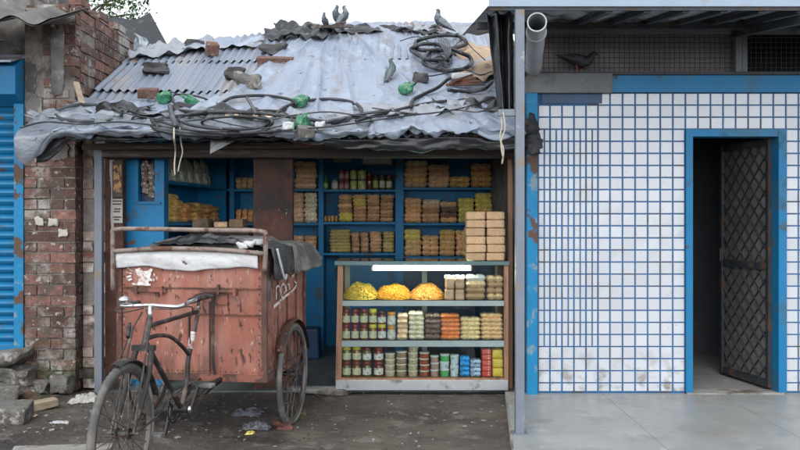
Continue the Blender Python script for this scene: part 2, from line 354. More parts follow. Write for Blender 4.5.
for i in range(6):
    for j in range(4):
        y0, y1 = YW+.02-(j+1)*1.12, YW+.02-j*1.12
        a0 = 0 if i else None
        xa0 = xl(y0)+.012 if i == 0 else .72+i*.96; xa1 = xl(y1)+.012 if i == 0 else .72+i*.96; xb = .72+(i+1)*.96-.002
        g.prism([(xa0, y0+.002, PLAT-.006), (xb, y0+.002, PLAT-.006), (xb, y1, PLAT-.006), (xa1, y1, PLAT-.006)], (0, 0, .006+.0008*((i*7+j*3) % 3)))
tag(g.build('pavement_slabs', 'marble'), kind='structure')

# ================================================================ brick masonry
def brick_run(mb, origin, ud, nd, length, z0, z1, seed, odd_first=0., ch=.094, bl=.232, depth=.11, miss=.0, jit=.006, broken=0.):
    """courses of single bricks; ud along the wall, nd outwards; islands of one mesh"""
    rr = random.Random(seed); o = V(origin); u = V(ud); n = V(nd); up = V((0, 0, 1)); k = 0; z = z0
    while z < z1-.02:
        h = min(ch, z1-z)-.014
        x = -(bl/2 if k % 2 else 0)+odd_first*(k % 2)
        while x < length-.01:
            a = max(x, 0); b = min(x+bl-.012, length); x += bl*rr.uniform(.96, 1.04)
            if b-a < .03 or rr.random() < miss: continue
            d = rr.uniform(-jit, jit); tl = [rr.uniform(-.004, .004) for _ in range(8)]
            if rr.random() < broken: d -= rr.uniform(.01, .03)
            pts = []
            for q, (s, t, w) in enumerate(((a,0,-1),(b,0,-1),(b,1,-1),(a,1,-1),(a,0,1),(b,0,1),(b,1,1),(a,1,1))):
                zz = z+(h if w > 0 else 0)
                pts.append(o+u*(s+tl[q])+n*((d+tl[-q-1]) if t == 0 else -depth)+up*(zz+tl[q]*.8-o.z+o.z))
            c = [pts[0], pts[1], pts[2], pts[3], pts[4], pts[5], pts[6], pts[7]]
            mb.add(c, [(3,2,1,0),(4,5,6,7),(0,1,5,4),(1,2,6,5),(2,3,7,6),(3,0,4,7)])
        z += ch; k += 1
    return mb
LB = empty('brick_building', (-3.6, 7.6, 0), 'weathered red brick building with a blue roller shutter beside the shop', 'building')
XC = -2.84                               # its right hand corner
m = MB(); m.box(-3.29, XC-.012, 7.014, 8.75, 0, 3.36)
m.box(-6.0, -3.292, 7.2, 8.75, 0, 3.5)
m.build('mortar_core', 'mortar', LB)
m = MB(); brick_run(m, (-3.285, 7.0, 0), (1, 0, 0), (0, -1, 0), .445, 0, 2.38, 3, broken=.12)
brick_run(m, (-3.12, 7.0, 0), (1, 0, 0), (0, -1, 0), .28, 2.38, 3.4, 4, broken=.2)
brick_run(m, (-3.285, 7.03, 0), (1, 0, 0), (0, -1, 0), .165, 2.38, 3.40, 14, broken=.3)
brick_run(m, (XC, 7.115, 0), (0, 1, 0), (1, 0, 0), 1.62, 0, 3.42, 5, broken=.12)
m.build('brick_wall', 'brick', LB)
m = MB()                                 # narrow set-back strip of pale bricks beside the pier
m.box(XC+.005, -2.57, 7.16, 7.5, 0, 2.3); m.build('return_core', 'mortar', LB)
m = MB(); brick_run(m, (XC+.01, 7.145, 0), (1, 0, 0), (0, -1, 0), .26, 0, 2.26, 8, bl=.2, broken=.3)
m.build('pale_brick_wall', 'brick_pale', LB)
m = MB()                                 # cement render patches
def patch(px0, px1, py0, py1, Y, seed, th=.02):
    m = MB(); x0, x1, z1, z0 = X_(px0, Y), X_(px1, Y), Z_(py0, Y), Z_(py1, Y); n = 60; poly = []
    for i in range(n):
        a = 2*math.pi*i/n; c, s = math.cos(a), math.sin(a); q = max(abs(c), abs(s)); k = 1+.22*nz(seed+c*1.6, s*1.6)+.16*nz(seed+c*5, s*5)+.08*nz(seed+c*14, s*14)
        poly.append(((x0+x1)/2+(x1-x0)/2*c/q**.7*k, Y, (z0+z1)/2+(z1-z0)/2*s/q**.7*k))
    m.prism(poly, (0, th, 0)); m.build('cement_render', 'cement', LB)
patch(50, 64, 28, 96, 6.987, 3); patch(26, 36, 62, 92, 7.005, 5); patch(27, 42, 96, 132, 6.99, 9, .01)
patch(50, 68, 142, 160, 6.99, 12, .008)
m = MB().box(-6, -3.29, 7.12, 7.19, 2.42, 3.5)
m.build('cement_render', 'cement', LB)
for px, py, r in ((39, 221, .035), (53, 222, .035), (63, 233, .034)):     # round paint dabs on three bricks
    c = at(px, py, 6.988); MB().rock(c, r*1.1, .006, r, px, 3, .5).build('paint_dab', 'paper', LB, smooth=True)
# roller shutter
sh = MB(); z0, z1 = Z_(350, 7.1), Z_(104, 7.1); n = 29
prof = []
for i in range(n*4+1):
    t = i/4; ph = t % 1
    prof.append((z0+(z1-z0)*t/n, -(.0, .022, .034, .030)[i % 4]))
sh.grid(lambda u, v: V((lerp(-5.4, -3.365, u), 7.1+prof[round(v*(n*4))][1], prof[round(v*(n*4))][0])), 1, n*4)
SHT = sh.build('shutter', 'blue_shutter', LB)
m = MB().box(-5.4, -3.38, 7.05, 7.09, z0-.02, z0+.05); m.build('bottom_rail', 'blue_shutter', SHT)
m = MB().box(-3.372, -3.29, 6.985, 7.16, Z_(353, 7), Z_(104, 7)); m.build('guide_rail', 'blue_worn', LB)
m = MB(); y0 = 6.86
m.prism([(-5.4, y0, Z_(66, y0)), (-5.4, y0, Z_(94, y0)), (-5.4, 7.02, Z_(106, 7.0)), (-5.4, 7.16, Z_(106, 7.0)), (-5.4, 7.16, Z_(58, 7)), (-5.4, 7.0, Z_(58, 7))], (5.4-3.30, 0, 0))
m.build('shutter_box', 'blue_frame', LB)
m = MB(); m.prism([(-5.4, 6.76, Z_(62, 6.76)), (-5.4, 7.15, Z_(55, 7.1)), (-5.4, 7.15, Z_(53, 7.1)), (-5.4, 6.76, Z_(60, 6.76))], (5.4-3.29, 0, 0)); m.build('box_cover', 'galv', LB)
# corrugated awning over the shutter
m = MB()
def awn(u, v, dz=0.):
    x = lerp(-5.6, -2.70, u); y = lerp(6.25, 6.975, v)
    zz = lerp(Z_(20, 6.25), 3.32, v)+.032*math.sin((x+.4)*2*math.pi/.34)-.05*max(0, x+3.2)*(1-v*.75)
    return V((x, y, zz+dz))
m.grid(lambda u, v: awn(u, v), 110, 4); m.grid(lambda u, v: awn(u, v, .014), 110, 4, True)
m.build('awning', 'asbestos', LB, smooth=True)
m = MB().box(-6, -3.52, 7.2, 8.7, 3.5, 4.2); m.build('upper_wall', 'cement', LB)
m = MB().bar((-5.4, 6.5, 2.98), (-3.2, 6.5, 2.98), .05, .06); m.build('awning_batten', 'wood_dark', LB)
# coping of loose bricks on its side wall
for k_ in range(3): MB().rbox(.11, .225, .07, .006, (XC-.06, 7.25+k_*.46, 3.457), .006).build('coping_brick', 'brick', LB)

# ================================================================ tiled building on the right
TB = empty('tiled_building', (2.7, 7.2, 0), 'building faced with white tiles and bright blue joints with a lean-to canopy', 'building')
XL, XR = X_(538, YW), 5.0
dx0, dx1 = X_(685, YW), X_(785, YW); dz1 = Z_(129.5, YW); zt = Z_(93, YW)
m = MB()
m.box(XL-.10, dx0+.03, YW+.004, YW+.2, 0, zt); m.box(dx1-.03, XR, YW+.004, YW+.2, 0, zt); m.box(dx0+.03, dx1-.03, YW+.004, YW+.2, dz1-.03, zt)
m.build('wall', 'blue_grout', TB)
MB().box(XL-.10, XL-.02, YW+.21, 9.7, 0, 3.0).build('side_wall', 'cement', TB); MB().box(XR-.1, XR, YW+.21, 9.0, 0, 3.3).build('side_wall', 'cement', TB)
m = MB(); tz = YW-.002
TS = 12.56*YW/F; TV = 12.08*YW/F
zb = PLAT+.012
def tile(x0, x1, z0, z1):
    x0 += .0056; x1 -= .0056; z0 += .0046; z1 -= .0046
    if x1-x0 < .008 or z1-z0 < .012: return
    a = [R.uniform(-.0009, .0009) for _ in range(4)]; b = .003
    P = [(x0, tz+.006, z0), (x1, tz+.006, z0), (x1, tz+.006, z1), (x0, tz+.006, z1)]
    Q = [(x0+b, tz+a[0], z0+b), (x1-b, tz+a[1], z0+b), (x1-b, tz+a[2], z1-b), (x0+b, tz+a[3], z1-b)]
    m.add(P+Q, [(4,5,6,7), (0,1,5,4), (1,2,6,5), (2,3,7,6), (3,0,4,7)])
xs0 = X_(610, YW)
rows = []; z = zt
while z > zb+.03: rows.append((max(z-TV, zb), z)); z -= TV
def clip(x0, x1, z0, z1):
    if z0 >= dz1-.001 or x1 <= dx0 or x0 >= dx1: return tile(x0, x1, z0, z1)
    if x0 < dx0: tile(x0, dx0, z0, z1)
    if x1 > dx1: tile(dx1, x1, z0, z1)
    if z1 > dz1+.03: tile(max(x0, dx0), min(x1, dx1), dz1, z1)
for ri, (z0, z1) in enumerate(rows):
    k = 0; x = xs0
    while x < XR: clip(x, min(x+TS, XR), z0, z1); x += TS
    w = (xs0-XL)/6
    for i in range(6):
        if z1 > zt-.01 and i < 5: continue
        xa, xb = XL+i*w, XL+(i+1)*w
        if 3 <= ri < len(rows)-4 and i < 5:
            c = lerp(xa, xb, .52); tile(xa, c+.001, z0, z1); tile(c-.001, xb, z0, z1)
        else: tile(xa, xb, z0, z1)
m.build('tiling', 'tile', TB)
m = MB().box(XL+.03, X_(602, YW), YW-.006, YW+.002, Z_(103.5, YW), zt-.004); m.build('navy_strip', 'navy', TB)
m = MB().box(X_(527, YW-.05), X_(537.5, YW-.05), YW-.05, YW+.3, 0, zt-.002); m.build('pilaster', 'blue_worn', TB)
m = MB().box(X_(611, YW), XR, YW-.03, YW+.2, zt+.002, Z_(76, YW)); m.build('blue_lintel', 'blue_frame', TB)
m = MB().box(X_(526, YW), X_(610.5, YW), YW-.06, YW+.2, zt-.006, Z_(74.5, YW)); m.build('grey_lintel', 'beam_grey', TB)
m = MB().box(X_(520, YW), XR, YW-.045, YW+.1, Z_(75.5, YW), Z_(72.5, YW)); m.build('ledge', 'dark_iron', TB)
# wire screen above the lintel
za, zc_ = Z_(72.5, YW)+.001, 3.05
for x0, x1 in ((X_(524, YW), X_(735, YW)), (X_(747, YW), XR)):
    m = MB(); s = 5.05*YW/F
    n = int((x1-x0)/s)
    for i in range(n+1): m.tube([(x0+i*s, YW+.02, za), (x0+i*s+.004*nz(i*3.1, 0), YW+.02, zc_)], .0028, 4)
    k = int((zc_-za)/s)
    for j in range(1, k+1): m.tube([(x0, YW+.023, za+j*s), (x1, YW+.023, za+j*s)], .0028, 4)
    m.build('wire_screen', 'wire', TB)
m = MB().box(X_(735, YW), X_(741, YW), YW-.02, YW+.06, za, zc_+.02); m.box(X_(742, YW), X_(747, YW), YW-.01, YW+.05, za, zc_+.02); m.build('screen_post', 'beam_grey', TB)
m = MB().box(X_(524, YW), XR, YW-.03, YW+.05, zc_, zc_+.05); m.build('head_rail', 'beam_grey', TB)
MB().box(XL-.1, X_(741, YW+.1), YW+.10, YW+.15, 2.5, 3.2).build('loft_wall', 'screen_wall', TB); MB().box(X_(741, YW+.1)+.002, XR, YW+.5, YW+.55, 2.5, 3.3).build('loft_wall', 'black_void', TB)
m = MB().box(XL-.1, XR, YW+.21, YW+2.9, 2.55, 2.6); m.build('loft_floor', 'cement', TB)
# room behind the door
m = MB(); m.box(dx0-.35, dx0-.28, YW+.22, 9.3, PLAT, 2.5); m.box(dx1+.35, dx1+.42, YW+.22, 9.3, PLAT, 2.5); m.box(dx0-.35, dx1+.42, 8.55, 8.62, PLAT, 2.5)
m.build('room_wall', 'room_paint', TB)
m = MB().box(dx0-.4, dx1+.5, YW+.1, 9.3, -.02, PLAT-.001); m.build('room_floor', 'marble', TB)
# door frame and leaf
fw = .055; m = MB()
m.box(dx0, dx0+fw, YW-.03, YW+.12, PLAT, dz1); m.box(dx1-fw*1.2, dx1, YW-.03, YW+.12, PLAT, dz1); m.box(dx0+fw+.001, dx1-fw*1.2-.001, YW-.027, YW+.12, dz1-.06, dz1-.001)
m.build('door_frame', 'blue_frame', TB)
m = MB().box(dx0, dx1, YW-.05, YW+.1, PLAT-.01, PLAT+.012); m.build('threshold', 'kerb_concrete', TB)
H0 = V((dx1-fw*1.2-.008, YW+.09, PLAT+.025)); H1 = V((2.995, 7.46, PLAT+.025)); LW = (H1-H0).length; ud = (H1-H0).normalized(); nd = ud.cross(V((0, 0, 1))); nd = nd if nd.x < 0 else -nd
LH = dz1-.085-PLAT; up = V((0, 0, 1))
def lf(s, z, t=0.): return H0+ud*s+up*z+nd*t
m = MB()
for a, b, w in ((lf(.025, 0), lf(.025, LH), .05), (lf(LW-.025, 0), lf(LW-.025, LH), .05)): m.bar(a, b, .04, .05)
for zz in (.03, LH*.485, LH-.03): m.bar(lf(.05, zz), lf(LW-.05, zz), .036, .06)
DOOR = m.build('door', 'dark_iron', TB)
m = MB()
for zlo, zhi in ((.06, LH*.485-.03), (LH*.485+.03, LH-.06)):
    h = zhi-zlo; w = LW-.1; st = .135; sl = 1.1
    q = -h/sl
    while q < w:
        for sg in (1, -1):
            s0, z0_, s1, z1_ = q, 0., q+h/sl, h
            if s0 < 0: z0_ = -s0*sl; s0 = 0
            if s1 > w: z1_ = (w-q)*sl; s1 = w
            if z1_-z0_ > .02:
                a, b = (s0, s1) if sg == 1 else (w-s0, w-s1)
                m.bar(lf(.05+a, zlo+z0_, .006*sg), lf(.05+b, zlo+z1_, .006*sg), .013, .006)
        q += st
m.build('lattice', 'dark_iron', DOOR)
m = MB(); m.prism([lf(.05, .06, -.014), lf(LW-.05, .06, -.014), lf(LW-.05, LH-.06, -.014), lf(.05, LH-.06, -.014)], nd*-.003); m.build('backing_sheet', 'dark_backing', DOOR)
0 and MB().tube([lf(LW-.04, LH*.5, .03), lf(LW-.04, LH*.5, .06), lf(LW-.04, LH*.56, .06), lf(LW-.04, LH*.56, .03)], .007, 6); MB().obox(lf(LW-.025, LH*.52, .022), .012, .012, .06).build('lock_box', 'dark_iron', DOOR)
# canopy
YF = 5.45; zF, zB = Z_(10.5, YF), 3.10; XCL = X_(489.5, YF)
def can(x, y, d=0.): return V((x, y, lerp(zF, zB, (y-YF)/(YW-YF))+.010*math.sin(x*2*math.pi/.2)*1.+d))
m = MB(); m.grid(lambda u, v: can(lerp(XCL, XR, u), lerp(YF, 7.7, v), .035), 300, 6, True); m.grid(lambda u, v: can(lerp(XCL, XR, u), lerp(YF, 7.7, v), .039), 300, 6)
CAN = m.build('canopy', 'soffit', TB, smooth=True)
m = MB().box(XCL-.005, XR, YF-.025, YF, zF+.022, zF+.085); m.build('fascia', 'fascia', CAN)
m = MB().box(XCL, XR, YF-.012, YF+.004, zF-.002, zF+.021); m.build('gutter_board', 'dark_iron', CAN)
m = MB()
for i in range(14):
    x = XL+.28+i*.262
    m.bar((x, YF+.01, zF+.004), (x, YW-.04, zB+.004-.0), .05, .035)
m.build('rib', 'dark_iron', CAN)
m = MB().bar((XCL, 6.35, zB-.06), (XR, 6.35, zB-.06), .05, .05); m.build('purlin', 'dark_iron', CAN)
m = MB().bar((2.776, YF+.02, zF-.05), (2.776, YW-.03, zB-.06), .06, .06); m.build('rafter', 'dark_iron', CAN)
p = X_(519.5, 5.4); m = MB().box(p-.029, p+.029, 5.37, 5.43, PLAT, zF-.013)
PO = m.build('canopy_post', 'steel_post', TB)
m = MB().box(p-.05, p+.05, 5.35, 5.45, PLAT, PLAT+.008); m.build('base_plate', 'steel_post', PO)
m = MB().box(X_(498, 5.4), p-.03, 5.385, 5.42, Z_(116, 5.4), Z_(109.5, 5.4)); m.build('bracket', 'steel_post', PO)
# drainpipe: hollow, sloping back to the wall
a, b = V((X_(537, 5.36), 5.36, Z_(22, 5.36))), V((X_(533.5, 6.6), 6.6, Z_(68, 6.6)))
d = (b-a).normalized(); x = d.cross(V((0, 0, 1))).normalized(); y = x.cross(d); m = MB(); vs = []; n = 28
for c, r in ((a, .066), (a, .058), (a+d*.5, .058), (a+d*.5, .001)): vs += [c+(x*math.cos(2*math.pi*j/n)+y*math.sin(2*math.pi*j/n))*r for j in range(n)]
for c, r in ((a+d*.22, .066), (a+d*.221, .073), (a+d*.25, .073), (a+d*.251, .066), (b, .066)): vs += [c+(x*math.cos(2*math.pi*j/n)+y*math.sin(2*math.pi*j/n))*r for j in range(n)]
fs = [];
def ring(p_, q_):
    for j in range(n): fs.append((p_*n+j, p_*n+(j+1) % n, q_*n+(j+1) % n, q_*n+j))
for p_, q_ in ((1, 0), (2, 1), (3, 2), (0, 4), (4, 5), (5, 6), (6, 7), (7, 8)): ring(p_, q_)
m.add(vs, fs); m.build('drainpipe', 'pipe_pvc', TB, smooth=True, angle=40)
# rag caught behind the wire and rags by the pilaster
def cloth(name, mat, fn, nu, nv, label, cat, group=None, th=.004):
    m = MB().grid(fn, nu, nv); o = m.build(name, mat, smooth=True)
    md = o.modifiers.new('thickness', 'SOLIDIFY'); md.thickness = th; md.offset = 0
    return tag(o, label, cat, group)
m = MB()
for i in range(7): m.rock(at(531+R.uniform(-5, 3), 120+i*4.8, YW-.16+R.uniform(-.03, .03)), R.uniform(.025, .06), .04, R.uniform(.03, .06), i*3, 2, .9)
tag(m.build('rag_bundle', 'black_cloth', smooth=True), 'dark tangle of rags hanging at the top of the blue pilaster', 'rags')
def hangfn(u, v):
    t = v; px = lerp(492, 513, u)-4*(1-t)*0; Y = 5.75
    x0 = lerp(X_(487, Y), X_(499, Y), t); x1 = X_(514, Y)
    x = lerp(x0, x1, u); z = lerp(zF+.06, Z_(110, Y)+.05*nz(u*4, 3), t)
    return V((x, Y+.05*math.sin(u*14+2*t)+.03*nz(u*5, t*4), z))
cloth('hanging_tarpaulin', 'black_plastic', hangfn, 40, 40, 'black tarpaulin strip hanging down from the canopy beside the grey post', 'tarpaulin')
def palefn(u, v):
    Y = 5.95; x = lerp(X_(500, Y), X_(511, Y), u*(1-.5*v)); return V((x, Y-.03+.03*nz(u*4, v*4, 9), lerp(zF, Z_(75, Y), v)))
cloth('hanging_sacking', 'cardboard', palefn, 14, 24, 'pale torn sacking hanging beside the black strip under the canopy', 'sacking')
m = MB().tube([at(500.5, 112, 5.40), at(502, 125, 5.39), at(500, 138, 5.40), at(503.5, 150, 5.39), at(502, 164, 5.40)], .006, 6, 4)
m.tube([at(503, 112, 5.38), at(505, 128, 5.37), at(501, 142, 5.38), at(503, 158, 5.38)], .005, 6, 4)
tag(m.build('rope', 'rope', smooth=True), 'frayed pale rope dangling from the bracket on the grey post', 'rope')

# ================================================================ the shop shack
SB = empty('shop_shack', (-.8, 8.2, 0), 'small open fronted shop with a patched tin roof between two buildings', 'shop')
RY0, RZ0, RK = 6.35, 2.15, .515
def roof_z(x, y): return RZ0+RK*(y-RY0)+.05*sm(-3, 0, x)*(y-RY0)/3+.02*fb(x*.8, y*.8, 4)
def on_roof(px, py, up_=0.):
    Y = (RZ0-1.5-RK*RY0)/((CY-py)/F-RK)
    for _ in range(6):
        x = X_(px, Y); dz = roof_z(x, Y)-(RZ0+RK*(Y-RY0)); Y = (RZ0+dz+up_-1.5-RK*RY0)/((CY-py)/F-RK)
    return V((X_(px, Y), Y, roof_z(X_(px, Y), Y)+up_))
ROOF = MB()
RF = None
xs = [-2.80, -1.92, -1.02, -.10, .98]
for row, (s0, s1) in enumerate(((6.40, 7.92), (7.36, 8.62), (8.1, 9.62))):
    for i in range(4):
        x0, x1 = xs[i]-.03, xs[i+1]+.03; lift = .014*row+.006*(i % 2)+.02*max(0, nz(i*2.3, row*1.7))
        sk = R.uniform(-.04, .04); m = MB()
        def fn(u, v, d=0.):
            x = lerp(x0, x1, u); y = lerp(s0+sk+.03*(u-.5), s1, v)
            if row == 2: y = lerp(s0+sk+.03*(u-.5), lerp(8.78, 9.45, sm(-2.6, -.5, x))-.05*sm(0, .9, x), v)
            return V((x, y, roof_z(x, y)+lift+.013*math.sin(x*2*math.pi/.076+row)+d))
        m.grid(fn, 110, 12); m.grid(lambda u, v: fn(u, v, -.003), 110, 12, True)
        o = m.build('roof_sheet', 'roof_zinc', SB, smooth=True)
m = MB()
for y in (6.62, 7.6, 8.5): m.bar((-2.8, y, roof_z(-2.8, y)-.06), (.98, y, roof_z(.9, y)-.06), .07, .07)
m.build('roof_batten', 'wood_dark', SB)
yb = 6.92
m = MB().rbox(3.66, .10, Z_(143, yb)-Z_(157.5, yb), .008, (-.82, yb+.05, (Z_(143, yb)+Z_(157.5, yb))/2), .004); m.build('front_beam', 'wood_dark', SB)
m = MB().bar((-2.7, 6.80, Z_(147, 6.8)), (-.6, 6.80, Z_(145, 6.8)), .03, .05); m.build('fascia_board', 'wood_dark', SB)
m = MB().bar((-.9, 6.76, Z_(144, 6.76)), (.90, 6.74, Z_(139, 6.76)), .03, .055); m.build('fascia_plank', 'wood_red', SB)
px = X_(99.3, 6.95); m = MB().box(px-.032, px+.032, 6.92, 6.98, 0, Z_(150, 6.95)+.05); m.build('corner_post', 'steel_post', SB)
m = MB().box(X_(105, 7.06), X_(123, 7.06), 7.06, 7.14, 0, 2.25); m.build('door_jamb', 'rust_brown', SB)
m = MB().box(X_(253.5, 7.06), X_(292.5, 7.06), 7.06, 7.15, 0.012, 2.3); m.build('iron_pillar', 'rust_brown', SB)
m = MB().rbox(.045, .06, 2.2, .006, (X_(510, 7.1), 7.1, 1.1), .003); m.build('right_jamb', 'wood_brown', SB)
MB().box(-2.62, -2.57, 7.15, 9.6, 0, 2.42).build('side_wall', 'blue_paint', SB); MB().box(1.36, 1.42, 7.05, 9.6, 0, 2.6).build('side_wall', 'blue_paint', SB)
m = MB().box(-2.62, 1.42, 9.5, 9.58, 0, 3.5); m.build('back_wall', 'blue_paint', SB)
m = MB().prism([(-2.6, 7.15, 2.5), (-2.6, 9.55, 2.5), (-2.6, 9.55, 3.6)], (.03, 0, 0)); m.prism([(1.30, 7.0, 2.3), (1.30, 9.55, 2.3), (1.30, 9.55, 3.7), (1.3, 7.0, 2.45)], (.03, 0, 0)); m.build('gable', 'wood_dark', SB)
m = MB().box(-2.57, 1.34, 7.3, 9.48, 2.46, 2.48); m.build('loft_board', 'bounce_white', SB)

# tarpaulin draped over the front and right of the roof
def smax(x):
    s = lerp(.24+.05*nz(x*2.2, 1), 1.025, sm(-1.75, -1.0, x+.16*nz(x*3, 2.2)))
    return s
def tarp(u, v):
    s_edge = -.075
    x = lerp(-3.0, .95, u)
    s1 = smax(x); s = lerp(s_edge, s1, v)
    x = lerp(-3.0+.20*sm(0, .25, s), .95-.02*s, u)
    y = RY0+max(s, -.02)*3.05
    z = roof_z(x, max(y, RY0))+.036
    big = sm(.34, .0, s)
    wx, wy = x+.25*nz(x*1.7, s*4, 3), s+.09*nz(x*2.3, s*3, 8)
    f = 1-min(1, abs(nz(wx*2.1, wy*5.5, 1.3))*5); g2 = 1-min(1, abs(nz(wx*3.4+wy*6, wy*4, 5.1))*6); g3 = 1-min(1, abs(nz(wx*6-wy*9, wy*11, 9.4))*5)
    h3 = 1-min(1, abs(nz(wx*1.6, wy*13, 2.7))*4)
    th = math.atan2(x+.75, 1.12-s); rr_ = math.hypot(x+.75, 1.12-s)
    z += .055*(1-min(1, abs(nz(th*3.2, rr_*.9, 4.4))*4.5))**1.5*min(1, rr_*1.6)*(1-.5*big)+.020*(1-min(1, abs(nz(th*7+3, rr_*1.4, 8.8))*6))*min(1, rr_)*max(0, .4+nz(x*1.3, s*2, 6)*1.6)
    z += (.022*f+.016*g2)*(.35+.8*big)+.006*g3+.030*h3*big+.012*fb(x*2.6-s*3, s*3.2+x*.8, 7.7, 4)+.002*fb(x*14, s*30, 3)
    z += .007*math.sin(x*2*math.pi/.076)*sm(.25, .5, s)*max(0, nz(x*1.1, s*3, 5)+.1)
    if s < 0:
        k = -s/.075
        hang = .045+.05*nz(x*2.1, 6)+.035*nz(x*7, 2)+.02*nz(x*19, 4)+.17*sm(-2.62, -2.9, x)
        z -= k*max(.02, hang); y -= .05*k-.10*k*k+.03*nz(x*4, k)
    if v > .97 and s1 < .9: z += .02*nz(x*7, 4)
    return V((x, y, z))
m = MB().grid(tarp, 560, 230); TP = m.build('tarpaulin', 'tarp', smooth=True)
tag(TP, 'wrinkled silver grey plastic tarpaulin draped over the tin shop roof', 'tarpaulin')
def tarp2(u, v):
    x = lerp(-3.02, -.25, u); s = lerp(-.085, .10+.05*nz(x*2, 4)+.03*nz(x*7, 1), v)
    y = RY0+max(s, -.02)*3.05; z = .35*(roof_z(x, max(y, RY0))+.045)+.65*tarp(max(0, min(1, (x+3.0)/3.95)), max(.02, min(.98, (s+.075)/(smax(x)+.075)))).z if s >= 0 else roof_z(x, RY0)+.05
    f = 1-min(1, abs(nz(x*3+s*9, s*14, 6))*4); g2 = 1-min(1, abs(nz(x*5-s*12, s*9, 2))*4)
    z += .006+.024*f*(.4+.6*min(1, max(0, s)*20))+.014*g2
    if s < 0:
        k = -s/.085; z -= k*(.05+.04*nz(x*2.4, 9)+.02*nz(x*11, 3)+.20*sm(-2.66, -2.92, x)); y -= .05*k-.09*k*k+.03*nz(x*5, k)
    return V((x+.02*nz(x*4, s*20, 1), y-.015, z))
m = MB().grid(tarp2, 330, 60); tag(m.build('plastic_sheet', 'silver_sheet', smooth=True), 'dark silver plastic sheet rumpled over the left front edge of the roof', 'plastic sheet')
def flap(cx, cy, w, h, mat, lab, seed, up_=.05, amp=.06, name='plastic_sheet', rot=0.):
    c = on_roof(cx, cy)
    def fn(u, v):
        a = (u-.5)*w*(1+.3*nz(seed, v*3)); b = (v-.5)*h*(1+.3*nz(u*3, seed))
        x = c.x+a*math.cos(rot)-b*math.sin(rot); y = c.y+a*math.sin(rot)+b*math.cos(rot)
        return V((x, y, roof_z(x, y)+up_+amp*abs(fb(x*3+seed, y*3, seed))+amp*.5*nz(x*9, y*9, seed)))
    return cloth(name, mat, fn, 34, 22, lab, 'plastic sheet')
def val(u, v):
    x = lerp(-2.9, .96, u); hang = (.02+.075*sm(-1.0, .0, x)+.03*nz(x*2.7, 5)+.03*nz(x*9, 2)+.16*sm(-2.62, -2.86, x))*v
    return V((x+.02*nz(x*3, v*3), RY0+.012+.03*nz(x*5, v*2, 3)+.03*v, roof_z(x, RY0)+.0-hang))
cloth('plastic_valance', 'black_plastic', val, 260, 8, 'black plastic edge hanging under the front rim of the silver tarpaulin', 'plastic sheet')
flap(172, 55, .8, .45, 'grey_plastic', 'crumpled grey plastic sheet near the left end of the roof ridge', 2, .06, .10, rot=.2)
flap(222, 49, .8, .35, 'tarp', 'pale crumpled plastic sheet along the roof ridge left of the bricks', 5, .05, .08)
flap(300, 40, .75, .45, 'black_plastic', 'dark folded plastic sheet on the roof ridge left of the pigeons', 8, .07, .12, rot=-.1)
flap(375, 36, 1.25, .22, 'black_plastic', 'long dark plastic strip along the roof ridge below two pigeons', 11, .06, .10)
flap(477, 68, .42, 1.0, 'cardboard', 'brown cardboard sheet on the right side of the roof under the hose coils', 14, .06, .06, 'cardboard_sheet')
flap(440, 34, .6, .3, 'grey_plastic', 'grey crumpled plastic under the lone pigeon on the ridge', 17, .05, .08)
flap(195, 125, .95, .22, 'black_plastic', 'black plastic sheet bunched under the hose loops at the roof edge', 20, .06, .10)
flap(410, 118, .9, .18, 'grey_plastic', 'grey plastic folds above the right roof edge', 23, .06, .09)
flap(75, 122, .75, .22, 'grey_plastic', 'grey plastic fold under the hose loop at the left roof corner', 31, .05, .10)
flap(340, 124, .9, .20, 'grey_plastic', 'grey plastic fold along the roof edge right of the lowest green bottle', 37, .05, .10)
flap(468, 113, .6, .22, 'black_plastic', 'black plastic fold at the right roof edge beside the canopy post', 41, .05, .09)
flap(120, 116, .55, .16, 'black_plastic', 'black plastic fold between the left hose loop and the brown brick', 43, .05, .08)
flap(250, 128, .38, .10, 'pk_pink', 'pink plastic sheet caught inside the hose loops', 26, .10, .04)
def bitfn(u, v): return V((lerp(X_(210, 6.5), X_(238, 6.5), u*(1-.45*v)), 6.5+.02*nz(u*3, v*3), lerp(Z_(139, 6.5), Z_(154, 6.5), v*(1-.55*u))))
cloth('plastic_scrap', 'white_plastic', bitfn, 10, 8, 'pale plastic scrap hanging below the middle of the tarpaulin edge', 'plastic scrap')
def bit2(u, v): return V((lerp(X_(478, 6.3), X_(516, 6.3), u), 6.3+.05*u, lerp(Z_(128, 6.3), Z_(134, 6.3)-.05*math.sin(u*3.1), v)))
cloth('plastic_flap', 'tarp', bit2, 14, 6, 'pale torn plastic flap at the right end of the tarpaulin edge', 'plastic scrap')
# far lean-to sheet beyond the ridge and the rag flap beside the brick wall
FS = empty('lean_to', (X_(135, 9.4), 9.9, 0), 'dark corrugated lean-to roof rising behind the brick wall', 'roof')
A, B, C_, D = at(106, 21, 9.5), at(150, 14.5, 9.5), at(168, 48, 8.95), at(128, 52, 8.95)
def ln(u, v, d=0.):
    p = lerp(lerp(A, B, u), lerp(D, C_, u), v); return V((p.x, p.y, p.z-.012+.03*math.sin(u*math.pi*2.2+.3)+d))
m = MB().grid(lambda u, v: ln(u, v), 60, 4); m.grid(lambda u, v: ln(u, v, .012), 60, 4, True); m.build('sheet', 'dark_sheet', FS, smooth=True)
m = MB().bar(at(112, 30, 9.4), V((X_(112, 9.4), 9.4, 0)), .07, .07); m.bar(at(146, 30, 9.75), V((X_(146, 9.75), 9.75, 0)), .07, .07); m.build('post', 'wood_dark', FS)
def rg(u, v):
    Y = 8.55; px = lerp(134, 147, u)+2*nz(v*3, 1); return V((X_(px, Y), Y+.06*nz(u*3, v*3, 4), Z_(lerp(33+6*u, 62-6*abs(u-.4), v), Y)))
